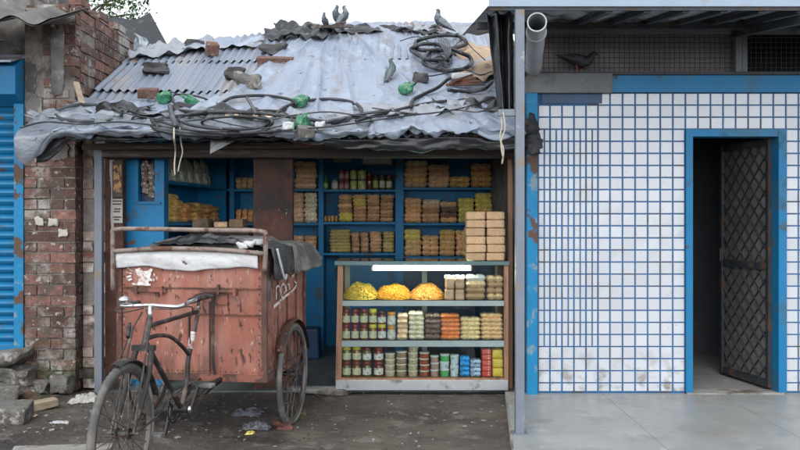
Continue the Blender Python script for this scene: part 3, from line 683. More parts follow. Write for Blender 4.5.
cloth('metal_flashing', 'galv', rg, 12, 16, 'bent pale metal flashing standing between brick wall and tin roof', 'flashing')
m = MB().bar(at(76, 82, 6.86), at(82, 103, 6.8), .05, .012); tag(m.build('timber_offcut', 'wood_pale'), 'pale timber offcut leaning where the roof meets the brick pier', 'wood')
# tree
TR = empty('tree', (X_(84, 14), 14.0, 0), 'leafy green tree rising behind the brick building', 'tree')
m = MB(); tx = X_(84, 14)
m.tube([(tx, 14, 0), (tx+.05, 14, 2.5), (tx-.03, 14.05, 4.4), (tx+.02, 14, 5.6)], [.16, .13, .09, .04], 10, 5)
for i in range(11):
    a = R.uniform(0, 6.28); z = R.uniform(4.0, 5.4); q = V((tx, 14, z)); e = q+V((math.cos(a)*R.uniform(.5, 1.1), math.sin(a)*.8, R.uniform(.1, .8)))
    m.tube([q, lerp(q, e, .5)+V((0, 0, .1)), e], [.035, .022, .008], 6, 3)
m.build('trunk', 'bark', TR, smooth=True)
m = MB()
cl = [(V((tx+R.uniform(-.95, .85), 14+R.uniform(-.8, .8), R.uniform(4.95, 6.4))), R.uniform(.16, .42)) for _ in range(46)]
for c, r in cl:
    for _ in range(70):
        d = V((R.gauss(0, 1), R.gauss(0, 1), R.gauss(0, .8))); d = d.normalized()*r*R.random()**.45; p = c+d; L_ = R.uniform(.05, .10); w = L_*.28
        q = Matrix.Rotation(R.uniform(0, 6.28), 3, 'Z') @ Matrix.Rotation(R.uniform(-1.2, 1.2), 3, 'X')
        m.add([p+q @ V((0, 0, 0)), p+q @ V((w, L_*.5, .01)), p+q @ V((0, L_, -.01)), p+q @ V((-w, L_*.5, .01))], [(0, 1, 2, 3)])
m.build('crown', 'leaf', TR)
# ================================================================ roof clutter
def hose(pts, r, label, mat='hose', closed=False, k=6, lift=None, cat='hose', group=None):
    r *= .62; P = [on_roof(x, y, (lift[i]*.85 if lift else .10)) for i, (x, y) in enumerate(pts)]
    m = MB().tube(P, r, 9, k, closed); return tag(m.build('hose', mat, smooth=True), label, cat, group)
def ell(cx, cy, rx, ry, n=14, a0=0., a1=2*math.pi, tilt=0., jx=1.2):
    out = []
    for i in range(n+1 if a1-a0 < 6.2 else n):
        a = a0+(a1-a0)*i/n; x = rx*math.cos(a)*(1+.05*math.sin(3*a+cx)); y = ry*math.sin(a)
        out.append((cx+x+jx*math.sin(5*a+cy), cy+y+tilt*x))
    return out
def lf_(n, b, s): return [b+.03*math.sin(i*1.3+s)+.02*math.sin(i*2.9+s) for i in range(n)]
hose(ell(212, 125, 60, 11, 16), .022, 'widest thick black hose loop lying along the front roof edge', closed=True, lift=lf_(16, .12, 0))
hose(ell(226, 120, 46, 9, 14, tilt=.03), .021, 'thick grey hose loop inside the widest loop at the roof edge', 'hose_grey', True, lift=lf_(14, .16, 2))
hose(ell(236, 123, 34, 6.5, 14), .017, 'small black hose loop around the pink plastic', closed=True, lift=lf_(14, .19, 4))
hose(ell(197, 104, 26, 7.5, 14, tilt=.22), .013, 'thin black hose loop beside the left green bottle', closed=True, lift=lf_(14, .13, 1))
hose(ell(258, 104, 38, 8.5, 14), .022, 'thick black hose loop behind the others, below the grey stone', closed=True, lift=lf_(14, .11, 3))
hose([(172, 110), (200, 112), (236, 112), (268, 114), (300, 118), (330, 122), (345, 118)], .024, 'straight black hose crossing the hose loops', lift=lf_(7, .15, 5))
hose([(154, 119), (180, 127), (215, 133), (260, 132), (300, 127), (330, 121), (362, 114), (392, 110)], .02, 'long grey hose running along the roof edge to the right', 'hose_grey', lift=lf_(8, .14, 6))
hose([(275, 116), (283, 108), (300, 102), (325, 99), (348, 101), (361, 108), (358, 117), (340, 122), (318, 126)], .022, 'black hose bent in a wide arc right of the upper green bottle', lift=lf_(9, .11, 7))
hose([(356, 121), (385, 113), (410, 107), (430, 103), (446, 101)], .023, 'black hose stretched from the arc towards the right roof end', lift=lf_(5, .12, 8))
hose([(411, 107), (413, 100), (424, 94), (437, 88), (447, 80), (452, 77)], .026, 'short thick black hose rising right of the rightmost green bottle', lift=lf_(6, .12, 9))
hose([(448, 90), (466, 92), (484, 89), (492, 82)], .026, 'stubby black hose beside the brown sticks at the right', lift=lf_(4, .12, 9))
hose(ell(88, 113, 33, 8.5, 14), .021, 'grey hose loop at the left corner of the tarpaulin', 'hose_grey', True, lift=lf_(14, .10, 2.2))
hose([(118, 104), (126, 110), (140, 115), (152, 121), (158, 128)], .02, 'black hose end left of the brown brick', lift=lf_(5, .11, 3.2))
hose(ell(440, 43, 26, 7.5, 14, tilt=-.08), .034, 'upper black tube loop of the coil under the lone pigeon', closed=True, lift=lf_(14, .14, 1))
hose(ell(432, 52, 19, 8, 14, tilt=.12), .034, 'middle black tube loop of the coil under the lone pigeon', closed=True, lift=lf_(14, .17, 3))
hose(ell(447, 60, 24, 10.5, 14, tilt=.06), .034, 'lower black tube loop of the coil under the lone pigeon', closed=True, lift=lf_(14, .15, 5))
m = MB()
for i in range(9):
    cx_, cy_ = 443+R.uniform(-9, 9), 60+R.uniform(-4, 4); m.tube([on_roof(*p_, .10+.05*R.random()) for p_ in ell(cx_, cy_, R.uniform(4, 9), R.uniform(2, 4), 8, tilt=R.uniform(-.3, .3))], .005, 5, 3, True)
tag(m.build('wire_tangle', 'hose_grey', smooth=True), 'tangled thin wire inside the lower loop of the hose coil', 'wire')
m = MB()
for k in range(5): m.tube([on_roof(436+k*2.4, 36+k*.6, .10), on_roof(441+k*2.2, 45, .24), on_roof(446+k, 54, .22), on_roof(449-k, 62, .12)], .007, 5, 4)
tag(m.build('cord', 'hose_grey', smooth=True), 'cord knotted across the hose coil under the lone pigeon', 'cord')
m = MB().tube([on_roof(174, 128, .2), on_roof(176, 140, .16)+V((0, -.05, 0)), at(175.5, 150, 6.3), at(174.5, 164, 6.3), at(175, 175, 6.3)], .006, 6, 4)
m.tube([on_roof(180, 128, .2), at(181, 142, 6.28), at(182.5, 152, 6.3), at(180, 162, 6.3), at(178, 172, 6.3)], .005, 6, 4)
tag(m.build('rope', 'rope', smooth=True), 'pale rope ends hanging from the hose loops over the shop front', 'rope')
m = MB()
for px, py in ((171, 108), (302, 109), (420, 92)):
    p, q = on_roof(px, py, .08), on_roof(px+3, py+16, .12); 
m.tube([on_roof(170, 106, .14), on_roof(172, 116, .2), on_roof(176, 126, .2)], .02, 7, 3)
tag(m.build('strap', 'hose_grey', smooth=True), 'grey strap tying the hose loops down below the left green bottle', 'strap')
m = MB().tube([on_roof(247, 98, .14), on_roof(252, 106, .2), on_roof(256, 114, .18)], .014, 7, 3); tag(m.build('strap', 'hose_grey', smooth=True), 'pale strap across the hose loops in the middle of the roof edge', 'strap')
CBL = (([(20, 128), (45, 122), (80, 124), (120, 122), (160, 126), (200, 131), (240, 131)], 'thin black cable along the roof edge from the left corner'),
    ([(120, 112), (150, 118), (185, 121), (225, 117), (260, 121), (295, 115), (330, 112), (372, 117), (405, 113)], 'thin black cable weaving through all the hose loops'),
    ([(300, 129), (335, 126), (370, 121), (405, 116), (440, 112), (470, 106), (492, 98)], 'thin black cable along the right roof edge to the corner'),
    ([(372, 108), (400, 112), (425, 114), (455, 110), (478, 112), (497, 106)], 'second thin cable on the grey folds at the right roof edge'),
    ([(180, 112), (205, 118), (240, 126), (270, 128), (292, 121), (283, 112), (262, 110), (240, 113)], 'thin curled cable on top of the hose loops'),
    ([(415, 72), (428, 76), (447, 73), (466, 70), (480, 75), (492, 71)], 'thin cable below the hose coil at the right end'),
    ([(400, 41), (420, 37), (445, 52), (462, 40), (474, 50), (485, 60)], 'thin cable crossing the hose coil towards the canopy'))
for pts, lab in CBL: hose(pts, R.uniform(.008, .012), lab, lift=lf_(len(pts), .16, len(lab)), cat='cable')
# green plastic bottles
def bottle_end(px, py, r, lab, tilt, seed):
    m = MB(); prof = [(r*.3, 0), (r*.9, .004), (r, .02), (r*.93, .05), (r*1.02, .075), (r*.8, .11), (r*.35, .135), (r*.33, .16)]
    m.lathe(prof, (0, 0, 0), 16)
    q = Matrix.Rotation(tilt, 3, 'Y') @ Matrix.Rotation(.7, 3, 'X'); r *= .85; c = on_roof(px, py, .11)
    m.v = [c+q @ (p*(1+.28*nz(p.x*40+seed, p.y*40, p.z*25))-V((0, 0, .07))) for p in m.v]
    return tag(m.build('plastic_bottle', 'green_plastic', smooth=True), lab, 'bottle', 'green plastic bottles on the roof')
bottle_end(165, 97, .055, 'crumpled green bottle beside the brown brick, leftmost on the roof', 1.2, 1)
bottle_end(191, 101, .042, 'small green bottle inside the thin hose loop', -1.0, 2)
bottle_end(301, 101, .055, 'green bottle behind the black hose arc, upper middle of the roof', 1.4, 3)
bottle_end(302, 124, .062, 'green bottle at the roof edge below another one', .4, 4)
bottle_end(407, 88, .052, 'green bottle beside the dark stone, rightmost on the roof', 1.3, 5)
m = MB().rock(on_roof(320, 126, .14), .035, .035, .035, 4); tag(m.build('white_insulator', 'white_plastic', smooth=True), 'round white plastic insulator at the roof edge', 'insulator')
m = MB().rock(on_roof(288, 126, .14), .045, .04, .035, 7); tag(m.build('plastic_lump', 'white_plastic', smooth=True), 'small white plastic lump left of the lowest green bottle', 'plastic lump')
# bricks and stones holding the sheets down
def rbrick(px, py, w, d, h, rot, lab, mat='brick', tilt=0.):
    c = on_roof(px, py, .055+h*.5); q = Matrix.Rotation(rot, 3, 'Z') @ Matrix.Rotation(.47, 3, 'X') @ Matrix.Rotation(tilt, 3, 'Y')
    m = MB().rbox(w, d, h, .008, c, .010, rot=q); tag(m.build('brick', mat), lab, 'brick', 'bricks weighing down the roof')
rbrick(148, 93, .17, .11, .08, .15, 'reddish brown brick beside the leftmost green bottle on the roof')
rbrick(212, 49, .12, .12, .12, .4, 'upright brown brick near the left of the roof ridge')
rbrick(275, 60, .36, .09, .05, .12, 'long thin red brick lying on the bare tin below the ridge')
rbrick(306, 131, .12, .1, .07, .3, 'grey brick piece under the lowest green bottle', 'stone')
def rrock(px, py, rx, ry, rz, s, lab, mat='stone'):
    m = MB().rock(on_roof(px, py, .03+rz*.6), rx, ry, rz, s, 3, .5); tag(m.build('stone', mat, smooth=True, angle=28), lab, 'stone', 'stones weighing down the roof')
M('dark_stone', (.06, .058, .058), .85, var=.3, scale=9, bump=.6, bscale=40)
rrock(157, 69, .12, .10, .055, 1, 'dark flat stone near the left edge of the bare tin roof', 'dark_stone')
rrock(235, 74, .10, .08, .06, 2, 'dark grey stone on the tin in the middle of the roof', 'dark_stone')
rrock(248, 82, .115, .09, .08, 3, 'large brownish grey stone lowest in the middle of the roof')
rrock(273, 50, .12, .08, .06, 4, 'dark stone above the long thin red brick', 'dark_stone')
rrock(421, 79, .075, .07, .06, 5, 'dark angular stone right of the green pigeon', 'dark_stone')
rrock(194, 45, .11, .08, .05, 6, 'dark stone on the pale sheet left of the upright brick', 'dark_stone')
rrock(310, 29, .10, .09, .05, 8, 'grey stone on the ridge left of the two pigeons')
m = MB()
for i in range(4):
    m.bar(on_roof(446+i*3, 85-i*1.5, .10+.02*i), on_roof(484-i*4, 84-i*3, .12+.02*i), .03, .02)
tag(m.build('firewood', 'wood_red'), 'short brown sticks tied together at the right end of the roof', 'wood')
m = MB().rbox(.2, .1, .07, .02, on_roof(462, 77, .13), .012); tag(m.build('wrapped_block', 'white_plastic'), 'pale wrapped block above the brown sticks on the roof', 'block')
m = MB().bar(on_roof(318, 27, .16), on_roof(352, 26, .28), .05, .03); m.bar(on_roof(322, 30, .1), on_roof(345, 22, .3), .03, .03); tag(m.build('driftwood', 'wood_dark'), 'dark planks jutting up at the roof ridge beneath two pigeons', 'wood')

# ---------------------------------------------------------------- pigeons
def pigeon(foot, heading, pitch, s, label, bodymat='pigeon_grey', headturn=0.):
    o = empty('pigeon', foot, label, 'pigeon', 'pigeons on the roof', heading)
    q = Matrix.Rotation(-pitch, 3, 'Y'); piv = V((0, 0, .085))
    def T(p): return (piv+q @ (V(p)-piv))*s
    ctr = [(-.185, .070, .012, .005), (-.15, .073, .022, .007), (-.10, .080, .030, .018), (-.06, .088, .042, .036), (-.01, .095, .052, .050), (.04, .103, .052, .053), (.075, .125, .042, .045), (.088, .155, .028, .031), (.094, .180, .023, .025), (.100, .198, .0235, .024), (.114, .203, .018, .018), (.124, .200, .008, .007), (.140, .194, .002, .002)]
    m = MB(); n = 14; vs = []; fs = []
    P = [V((a, 0, b)) for a, b, _, _ in ctr]
    for i, (a, b, ry, rz) in enumerate(ctr):
        d = (P[min(len(P)-1, i+1)]-P[max(0, i-1)]).normalized(); w = V((-d.z, 0, d.x))
        for j in range(n):
            t = 2*math.pi*j/n; vs.append(T(P[i]+V((0, 1, 0))*ry*math.cos(t)+w*rz*math.sin(t)))
    for i in range(len(ctr)-1):
        for j in range(n): fs.append((i*n+j, i*n+(j+1) % n, (i+1)*n+(j+1) % n, (i+1)*n+j))
    fs.append(tuple(reversed(range(n)))); fs.append(tuple((len(ctr)-1)*n+j for j in range(n)))
    m.add(vs, fs); m.build('body', bodymat, o, smooth=True, local=True)
    for sd in (1, -1):
        m = MB(); ww = [(.055, .110, .012), (.03, .108, .034), (-.02, .102, .037), (-.07, .092, .028), (-.12, .080, .015), (-.155, .074, .003)]; vs = []; fs = []
        for a, b, h in ww:
            off = .050*(1-.5*max(0, -a)/.155)-(.014 if a > .05 else 0)
            for j in range(8):
                t = 2*math.pi*j/8; vs.append(T((a, sd*(off+.007*math.cos(t)), b+h*math.sin(t))))
        for i in range(5):
            for j in range(8): fs.append((i*8+j, i*8+(j+1) % 8, (i+1)*8+(j+1) % 8, (i+1)*8+j))
        fs.append(tuple(range(8))); m.add(vs, fs); m.build('wing', 'pigeon_wing', o, smooth=True, local=True)
        m = MB().tube([T((0, sd*.02, .06)), V((0, sd*.02, .03))*s, V((.004, sd*.02, .0))*s], [.008*s, .004*s, .004*s], 6)
        for a in (-.5, 0, .5, 3.14): m.tube([V((.004, sd*.02, .003))*s, V((.004+.028*math.cos(a), sd*.02+.028*math.sin(a), .002))*s], [.003*s, .0015*s], 5)
        m.build('leg', 'pigeon_leg', o, smooth=True, local=True)
        m = MB().rock(T((.106, sd*.0215, .203)), .004, .003, .004, 1, 1, 0); m.build('eye', 'black_void', o, smooth=True, local=True)
    return o
p = on_roof(337, 25, .20); pigeon(p, math.radians(230), .75, .84, 'upright dark pigeon on the ridge, left one of two side by side')
p = on_roof(343, 26, .20); pigeon(p, math.radians(-10), .65, .86, 'leaning dark pigeon on the ridge, right one of two side by side')
p = on_roof(442, 31, .10); pigeon(p, math.radians(176), .45, .98, 'lone grey pigeon facing left on the ridge above the hose coil')
p = on_roof(391, 79, .06); pigeon(p, math.radians(40), .8, .74, 'greenish pigeon standing low in the middle of the tarpaulin', 'pigeon_green')
p = on_roof(325, 27, .17); pigeon(p, math.radians(250), .5, .62, 'smallest pigeon half hidden behind the dark ridge planks')

M('pigeon_black', (.012, .013, .016), .6, var=.3, scale=20)
q_ = pigeon((X_(577, YW-.02), YW-.022, Z_(72.5, YW)+.001), math.radians(-8), -.42, 1.0, 'black bird with lowered head perched on the ledge before the wire screen', 'pigeon_black'); q_['group'] = ''; del q_['group']
for c_ in q_.children:
    if c_.name.startswith('wing'): c_.data.materials.clear(); c_.data.materials.append(MATS['pigeon_black'])
# ================================================================ cargo tricycle
TH = math.radians(-8)
TRI = empty('cargo_tricycle', (-1.418, 5.44, 0), 'rusty cargo tricycle with a large red box parked before the shop', 'tricycle', rz=TH)
BW, BLn, BZ0, BZ1 = .515, 1.0, .447, 1.285
m = MB()
def panel(mb, o, u, v, w, h, nd, seed, nu=24, nv=20, dent=.010):
    mb.grid(lambda a, b: V(o)+V(u)*a*w+V(v)*b*h+V(nd)*dent*(fb(a*2+seed, b*2, seed)*min(1, 8*min(a, 1-a, b, 1-b))), nu, nv)
BOXM = MB()
panel(BOXM, (-BW, 0, BZ0), (1, 0, 0), (0, 0, 1), 2*BW, BZ1-BZ0, (0, -1, 0), 1)
panel(BOXM, (BW, 0, BZ0), (0, 1, 0), (0, 0, 1), BLn, BZ1-BZ0, (1, 0, 0), 4)
panel(BOXM, (BW, BLn, BZ0), (-1, 0, 0), (0, 0, 1), 2*BW, BZ1-BZ0, (0, 1, 0), 7)
panel(BOXM, (-BW, BLn, BZ0), (0, -1, 0), (0, 0, 1), BLn, BZ1-BZ0, (-1, 0, 0), 9)
BOXM.add([(-BW, 0, BZ0), (BW, 0, BZ0), (BW, BLn, BZ0), (-BW, BLn, BZ0)], [(3, 2, 1, 0)])
BOXM.add([(-BW, 0, BZ1-.02), (BW, 0, BZ1-.02), (BW, BLn, BZ1-.02), (-BW, BLn, BZ1-.02)], [(0, 1, 2, 3)])
BOX = BOXM.build('box_body', 'cart_red', TRI, smooth=True, local=True, angle=40)
m = MB()                                                      # rusty edge strips and a lap seam across the front
for sx in (-1, 1):
    m.box(sx*BW-.018, sx*BW+.018, -.016, .02, BZ0-.01, BZ1); m.box(sx*BW-.018, sx*BW+.018, BLn-.02, BLn+.016, BZ0-.01, BZ1)
m.box(-BW-.02, BW+.02, -.020, .012, BZ0-.035, BZ0+.012); m.box(BW-.01, BW+.02, .02, BLn-.02, BZ0-.035, BZ0+.010); m.box(-BW-.02, -BW+.01, .02, BLn-.02, BZ0-.035, BZ0+.01)
rr = random.Random(5)
for i in range(26):
    x = -BW+.04+i*.038; m.lathe([(.006, 0), (.004, -.005)], (x, -.017, BZ0+.03), 8, 'y')
for i in range(14): m.lathe([(.006, 0), (.004, -.005)], (BW-.035, -.012, BZ0+.06+i*.055), 8, 'y'); m.lathe([(.006, 0), (.004, -.005)], (-BW+.035, -.012, BZ0+.06+i*.055), 8, 'y')
m.build('edge_strip', 'rust_edge', BOX, local=True)
for q in ((.02, BW-.02, .86, .866), (-.02, -.012, BZ0+.02, .86), (.13, .137, BZ0+.03, .95), (-BW+.02, BW-.02, 1.035, 1.042)):
    MB().box(q[0], q[1], -.0165, -.004, q[2], q[3]).build('seam', 'rust_edge', BOX, local=True)
for i in range(3): MB().box(BW+.004, BW+.014, .27+i*.24, .276+i*.24, BZ0+.02, BZ1-.05).build('seam', 'rust_edge', BOX, local=True)

m = MB(); m.box(-.42, -.17, -.032, -.010, 1.010, 1.034); m.box(-.395, -.375, -.038, -.012, .995, 1.048); m.box(-.21, -.192, -.038, -.012, .995, 1.048); m.build('hasp', 'rust_edge', BOX, local=True)
m = MB(); m.box(.08, .33, -.036, -.010, 1.014, 1.032); m.box(.17, .26, -.014, -.006, .93, 1.005); m.box(.195, .208, -.04, -.012, 1.0, 1.065); m.box(.305, .325, -.04, -.012, .99, 1.045); m.build('hasp', 'rust_edge', BOX, local=True)
m = MB().tube([(.165, -.03, 1.0), (.165, -.03, .55), (.17, -.02, .46)], .010, 8); m.build('lock_rod', 'frame_paint', BOX, local=True)
# white stencil on the front, white hand lettering on the side (worn past reading)
def flat(mb, pts, y=-.0175): mb.prism([(a, y, b) for a, b in pts], (0, .003, 0))
m = MB(); cx, cz = -.345, 1.115
flat(m, [(cx-.035, cz-.052), (cx-.03, cz-.005), (cx-.055, cz+.045), (cx-.02, cz+.06), (cx+.005, cz+.035), (cx+.04, cz+.038), (cx+.06, cz+.055), (cx+.075, cz+.048), (cx+.06, cz+.01), (cx+.055, cz-.01), (cx+.075, cz-.02), (cx+.072, cz-.034), (cx+.05, cz-.030), (cx+.045, cz-.058)])
flat(m, [(cx-.075, cz-.060), (cx+.06, cz-.064), (cx+.06, cz-.052), (cx-.075, cz-.046)], -.0185)
for a, b, l, t in ((-.115, .055, .05, -.5), (-.12, .02, .045, -.1), (-.115, -.015, .04, .3), (-.10, -.035, .03, .4), (.085, .0, .012, 1), (.082, -.035, .012, 1)):
    c, s = math.cos(t)*l, math.sin(t)*l; flat(m, [(cx+a, cz+b), (cx+a+c, cz+b+s), (cx+a+c-.01, cz+b+s+.012), (cx+a-.004, cz+b+.012)])
m.build('painted_emblem', 'white_mark', BOX, local=True)
m = MB()
def stroke(pts, w=.013):
    P = [V((BW+.0125, a, b)) for a, b in pts]
    for p_, q_ in zip(P, P[1:]): m.bar(p_-(q_-p_).normalized()*.003, q_+(q_-p_).normalized()*.003, .004, w) if abs((q_-p_).z) < abs((q_-p_).y) else m.bar(p_, q_, w, .004) if False else m.prism([p_+V((0, -w/2, 0)), p_+V((0, w/2, 0)), q_+V((0, w/2, 0)), q_+V((0, -w/2, 0))], (.004, 0, 0))
z = .975
stroke([(.22, z-.03), (.22, z+.05), (.26, z+.062), (.30, z+.05), (.31, z+.01)]); stroke([(.33, z+.04), (.33, z-.01)]); stroke([(.35, z+.05), (.39, z+.068), (.44, z+.05), (.455, z+.01), (.42, z-.005)]); stroke([(.47, z+.05), (.47, z)]); stroke([(.50, z+.055), (.545, z+.05), (.56, z+.01)])
stroke([(.17, z-.075), (.25, z-.062), (.34, z-.048), (.42, z-.035)], .022); stroke([(.44, z-.03), (.54, z-.018), (.64, z-.002), (.72, z+.012), (.75, z+.04), (.70, z+.06)], .018); stroke([(.36, z-.05), (.36, z-.015)], .02)
stroke([(.62, z+.10), (.70, z+.12), (.74, z+.20), (.68, z+.22), (.63, z+.17)], .016)
m.build('painted_lettering', 'white_mark', BOX, local=True)
m = MB().box(BW+.002, BW+.012, .04, .10, .95, 1.22); m.build('pale_patch', 'grey_cloth', BOX, local=True)
# cloth band along the top of the front
def band(u, v):
    x = lerp(-BW-.012, BW*.93, u); z = lerp(BZ1+.01, BZ1-.115+.014*math.sin(u*9)+.012*nz(u*7, 2), v)
    return V((x, -.026-.012*abs(nz(u*6, v*1.5, 3))-.010*math.sin(v*3.1)+.004*nz(u*22, v*4), z))
m = MB().grid(band, 70, 14); o = m.build('cloth_band', 'white_cloth', TRI, smooth=True, local=True)
md = o.modifiers.new('thickness', 'SOLIDIFY'); md.thickness = .004
# guard rail
zt_, zl_ = 1.435, 1.300
m = MB().tube([(-BW-.03, -.045, 1.02), (-BW-.03, -.045, 1.30), (-BW-.03, -.045, zt_-.04), (-BW-.01, -.045, zt_), (-.3, -.045, zt_+.004), (.2, -.045, zt_-.004), (BW-.01, -.045, zt_-.01), (BW+.02, -.045, zt_-.05), (BW+.02, -.045, 1.30), (BW+.01, -.035, 1.16)], .016, 10, 4)
m.tube([(-BW-.03, -.045, zl_-.015), (-.2, -.047, zl_+.005), (.2, -.047, zl_), (BW+.01, -.045, zl_-.025)], .017, 10, 5)
m.build('guard_rail', 'rust_rail', TRI, smooth=True, local=True)
# wheels
def wheel(c, rad, lean_steer, spoke_seed, w=.021):
    q = rz3(lean_steer); c = V(c)
    W = bpy.data.objects.new('wheel', None); COL.objects.link(W); W.parent = TRI; W.location = c; W.rotation_euler = (0, 0, lean_steer); W.empty_display_size = .1
    n = 64; prof = []
    for j in range(14):
        a = 2*math.pi*j/14; prof.append((rad-w+w*math.cos(a), w*.95*math.sin(a)))
    m = MB(); vs = []; fs = []
    for i in range(n*2):
        a = math.pi*i/n
        for k, (r, x) in enumerate(prof):
            if 12 <= k or k <= 2: r += (.0035 if (i+k//2) % 2 else -.0045)
            vs.append((x, r*math.sin(a), r*math.cos(a)))
    N_ = n*2; k = len(prof)
    for i in range(N_):
        for j in range(k): fs.append((i*k+j, i*k+(j+1) % k, ((i+1) % N_)*k+(j+1) % k, ((i+1) % N_)*k+j))
    m.add(vs, fs); m.build('tyre', 'rubber', W, smooth=True, local=True)
    ri = rad-2*w; prof = [(ri+.006, -.015), (ri-.006, -.015), (ri-.012, -.008), (ri-.012, .008), (ri-.006, .015), (ri+.006, .015)]
    m = MB(); vs = []; fs = []; k = len(prof)
    for i in range(n):
        a = 2*math.pi*i/n
        for r, x in prof: vs.append((x, r*math.sin(a), r*math.cos(a)))
    for i in range(n):
        for j in range(k): fs.append((i*k+j, ((i+1) % n)*k+j, ((i+1) % n)*k+(j+1) % k, i*k+(j+1) % k))
    m.add(vs, fs); m.build('rim', 'rim_steel', W, smooth=True, local=True, angle=50)
    m = MB()
    for i in range(32):
        a = 2*math.pi*i/32; b = a+(.55 if (i//2) % 2 else -.55); sx = .032 if i % 2 else -.032
        m.tube([(sx, .026*math.sin(b), .026*math.cos(b)), (sx*.1, (ri-.01)*math.sin(a), (ri-.01)*math.cos(a))], .0023, 5, caps=False)
    m.build('spokes', 'rim_steel', W, local=True)
    m = MB().lathe([(.012, -.06), (.012, -.04), (.030, -.038), (.030, -.03), (.018, -.026), (.018, .026), (.030, .03), (.030, .038), (.012, .04), (.012, .06)], (0, 0, 0), 16, 'x')
    m.build('hub', 'frame_paint', W, smooth=True, local=True, angle=40); return W
bx = .12                                                     # the bicycle half sits a little right of the box centre
FA = V((bx, -1.2, .37)); WR = .37
wheel(FA, WR, .03, 0)
RXW = BW+.048
wheel((RXW, .52, .37), .37, 0., 1); wheel((-RXW, .52, .37), .37, 0., 2)
def guard(c, rad, a0, a1, hw, mat, label=None):
    m = MB(); c = V(c)
    def fn(u, v, d=0.):
        a = lerp(a0, a1, u); t = (v-.5)*2; r = rad+d-.012*t*t
        return c+V((t*hw, r*math.sin(a), r*math.cos(a)))
    m.grid(fn, 36, 6); m.grid(lambda u, v: fn(u, v, .003), 36, 6, True); return m.build('mudguard', mat, TRI, smooth=True, local=True)
guard(FA, WR+.020, -.25, 1.25, .034, 'frame_paint')
guard((RXW, .52, .37), WR+.035, -1.0, 1.25, .032, 'rust_brown'); guard((-RXW, .52, .37), WR+.035, -1.0, 1.25, .032, 'rust_brown')
m = MB()
HU, HL = V((bx, -.885, .945)), V((bx, -.955, .79)); BB = V((bx, -.45, .325)); ST = V((bx, -.17, .93))
m.tube([HU, HL], .018, 12)
m.tube([HU+V((0, .012, -.045)), V((bx, -.19, .90))], .0135, 10)
m.tube([HL+V((0, .01, .03)), BB], .016, 10)
m.tube([V((bx+.0, -.925, .83)), V((bx, -.80, .83)), V((bx, -.62, .80)), V((bx, -.45, .72)), V((bx, -.335, .645))], .0125, 10, 5)
m.tube([ST, V((bx, -.21, .84)), V((bx, -.29, .70)), V((bx, -.345, .60)), V((bx, -.36, .48)), BB], .0148, 10, 5)
m.tube([BB+V((.03, 0, 0)), V((bx+.05, -.2, .40)), V((bx+.10, .02, .43)), V((bx+.11, .5, .41))], .0145, 10, 4)
m.tube([BB+V((-.03, 0, 0)), V((bx-.05, -.2, .40)), V((bx-.16, .02, .43)), V((bx-.17, .5, .41))], .0145, 10, 4)
for sx in (-.36, .36): m.bar((sx, -.01, .425), (sx, 1.0, .425), .045, .04)
m.tube([(-RXW, .52, .37), (RXW, .52, .37)], .018, 10); m.tube([BB+V((-.045, 0, 0)), BB+V((.045, 0, 0))], .026, 14)
for sx in (-.42, .42):                                        # leaf springs
    for k in range(3): m.tube([(sx, .52-.34+.08*k, .405-.012*k), (sx, .52, .375-.016*k), (sx, .52+.34-.08*k, .405-.012*k)], .010, 6, 4)
FRM = m.build('frame', 'frame_paint', TRI, smooth=True, local=True, angle=50)
m = MB().tube([V((bx, -.262, .775)), V((bx, -.312, .675))], .0185, 10); m.build('paper_wrap', 'white_mark', FRM, smooth=True, local=True)
m = MB().lathe([(.012, 0), (.022, .004), (.022, .02), (.006, .024)], BB+V((.045, 0, 0)), 14, 'x'); m.build('bracket_cup', 'chrome', FRM, smooth=True, local=True)
m = MB()
for sx in (-.055, .055):
    m.tube([HL+V((sx*.8, 0, -.005)), V((bx+sx, -1.01, .66)), V((bx+sx, -1.09, .52)), V((bx+sx, -1.165, .42)), FA+V((sx, 0, 0))], [.017, .016, .0135, .011, .010], 10, 4)
    m.tube([HL+V((sx*.9, -.03, .12)), FA+V((sx*1.15, -.012, 0))], .0065, 8)
m.bar(HL+V((-.065, -.005, -.005)), HL+V((.065, -.005, -.005)), .035, .03)
m.tube([FA+V((-.09, 0, 0)), FA+V((.09, 0, 0))], .007, 8)
m.tube([FA+V((.07, 0, 0)), FA+V((.10, .25, .06)), V((bx+.075, -.80, .52))], .006, 6, 3)
m.build('fork', 'frame_paint', TRI, smooth=True, local=True, angle=50)
m = MB()
ST0 = HU+V((0, .008, .07))
m.tube([HU+V((0, 0, -.02)), ST0], .014, 10)
m.tube([V((bx-.205, -.68, 1.00)), V((bx-.205, -.79, 1.005)), V((bx-.175, -.87, 1.008)), V((bx-.09, -.893, 1.012)), ST0, V((bx+.10, -.893, 1.012)), V((bx+.17, -.87, 1.010)), V((bx+.20, -.77, 1.03)), V((bx+.205, -.66, 1.035))], .0115, 10, 5)
HB = m.build('handlebar', 'chrome', TRI, smooth=True, local=True)
for sx, zz in ((-.205, .998), (.205, 1.035)):
    m = MB().tube([V((bx+sx, -.60, zz)), V((bx+sx, -.71, zz+.003))], .016, 10); m.build('grip', 'black_plastic', HB, smooth=True, local=True)
m = MB().lathe([(.008, -.018), (.026, -.014), (.032, .0), (.024, .014), (.006, .022)], (bx-.155, -.885, 1.045), 18); m.build('bell', 'chrome', HB, smooth=True, local=True)
m = MB()
m.tube([V((bx-.03, -.90, 1.0)), V((bx-.15, -.93, .975)), V((bx-.22, -.86, .985)), V((bx-.19, -.82, .99))], .004, 6, 4)
m.tube([V((bx-.03, -.915, .98)), V((bx-.075, -.965, .87)), V((bx-.115, -1.02, .72)), V((bx-.13, -1.05, .66))], .0045, 6, 3)
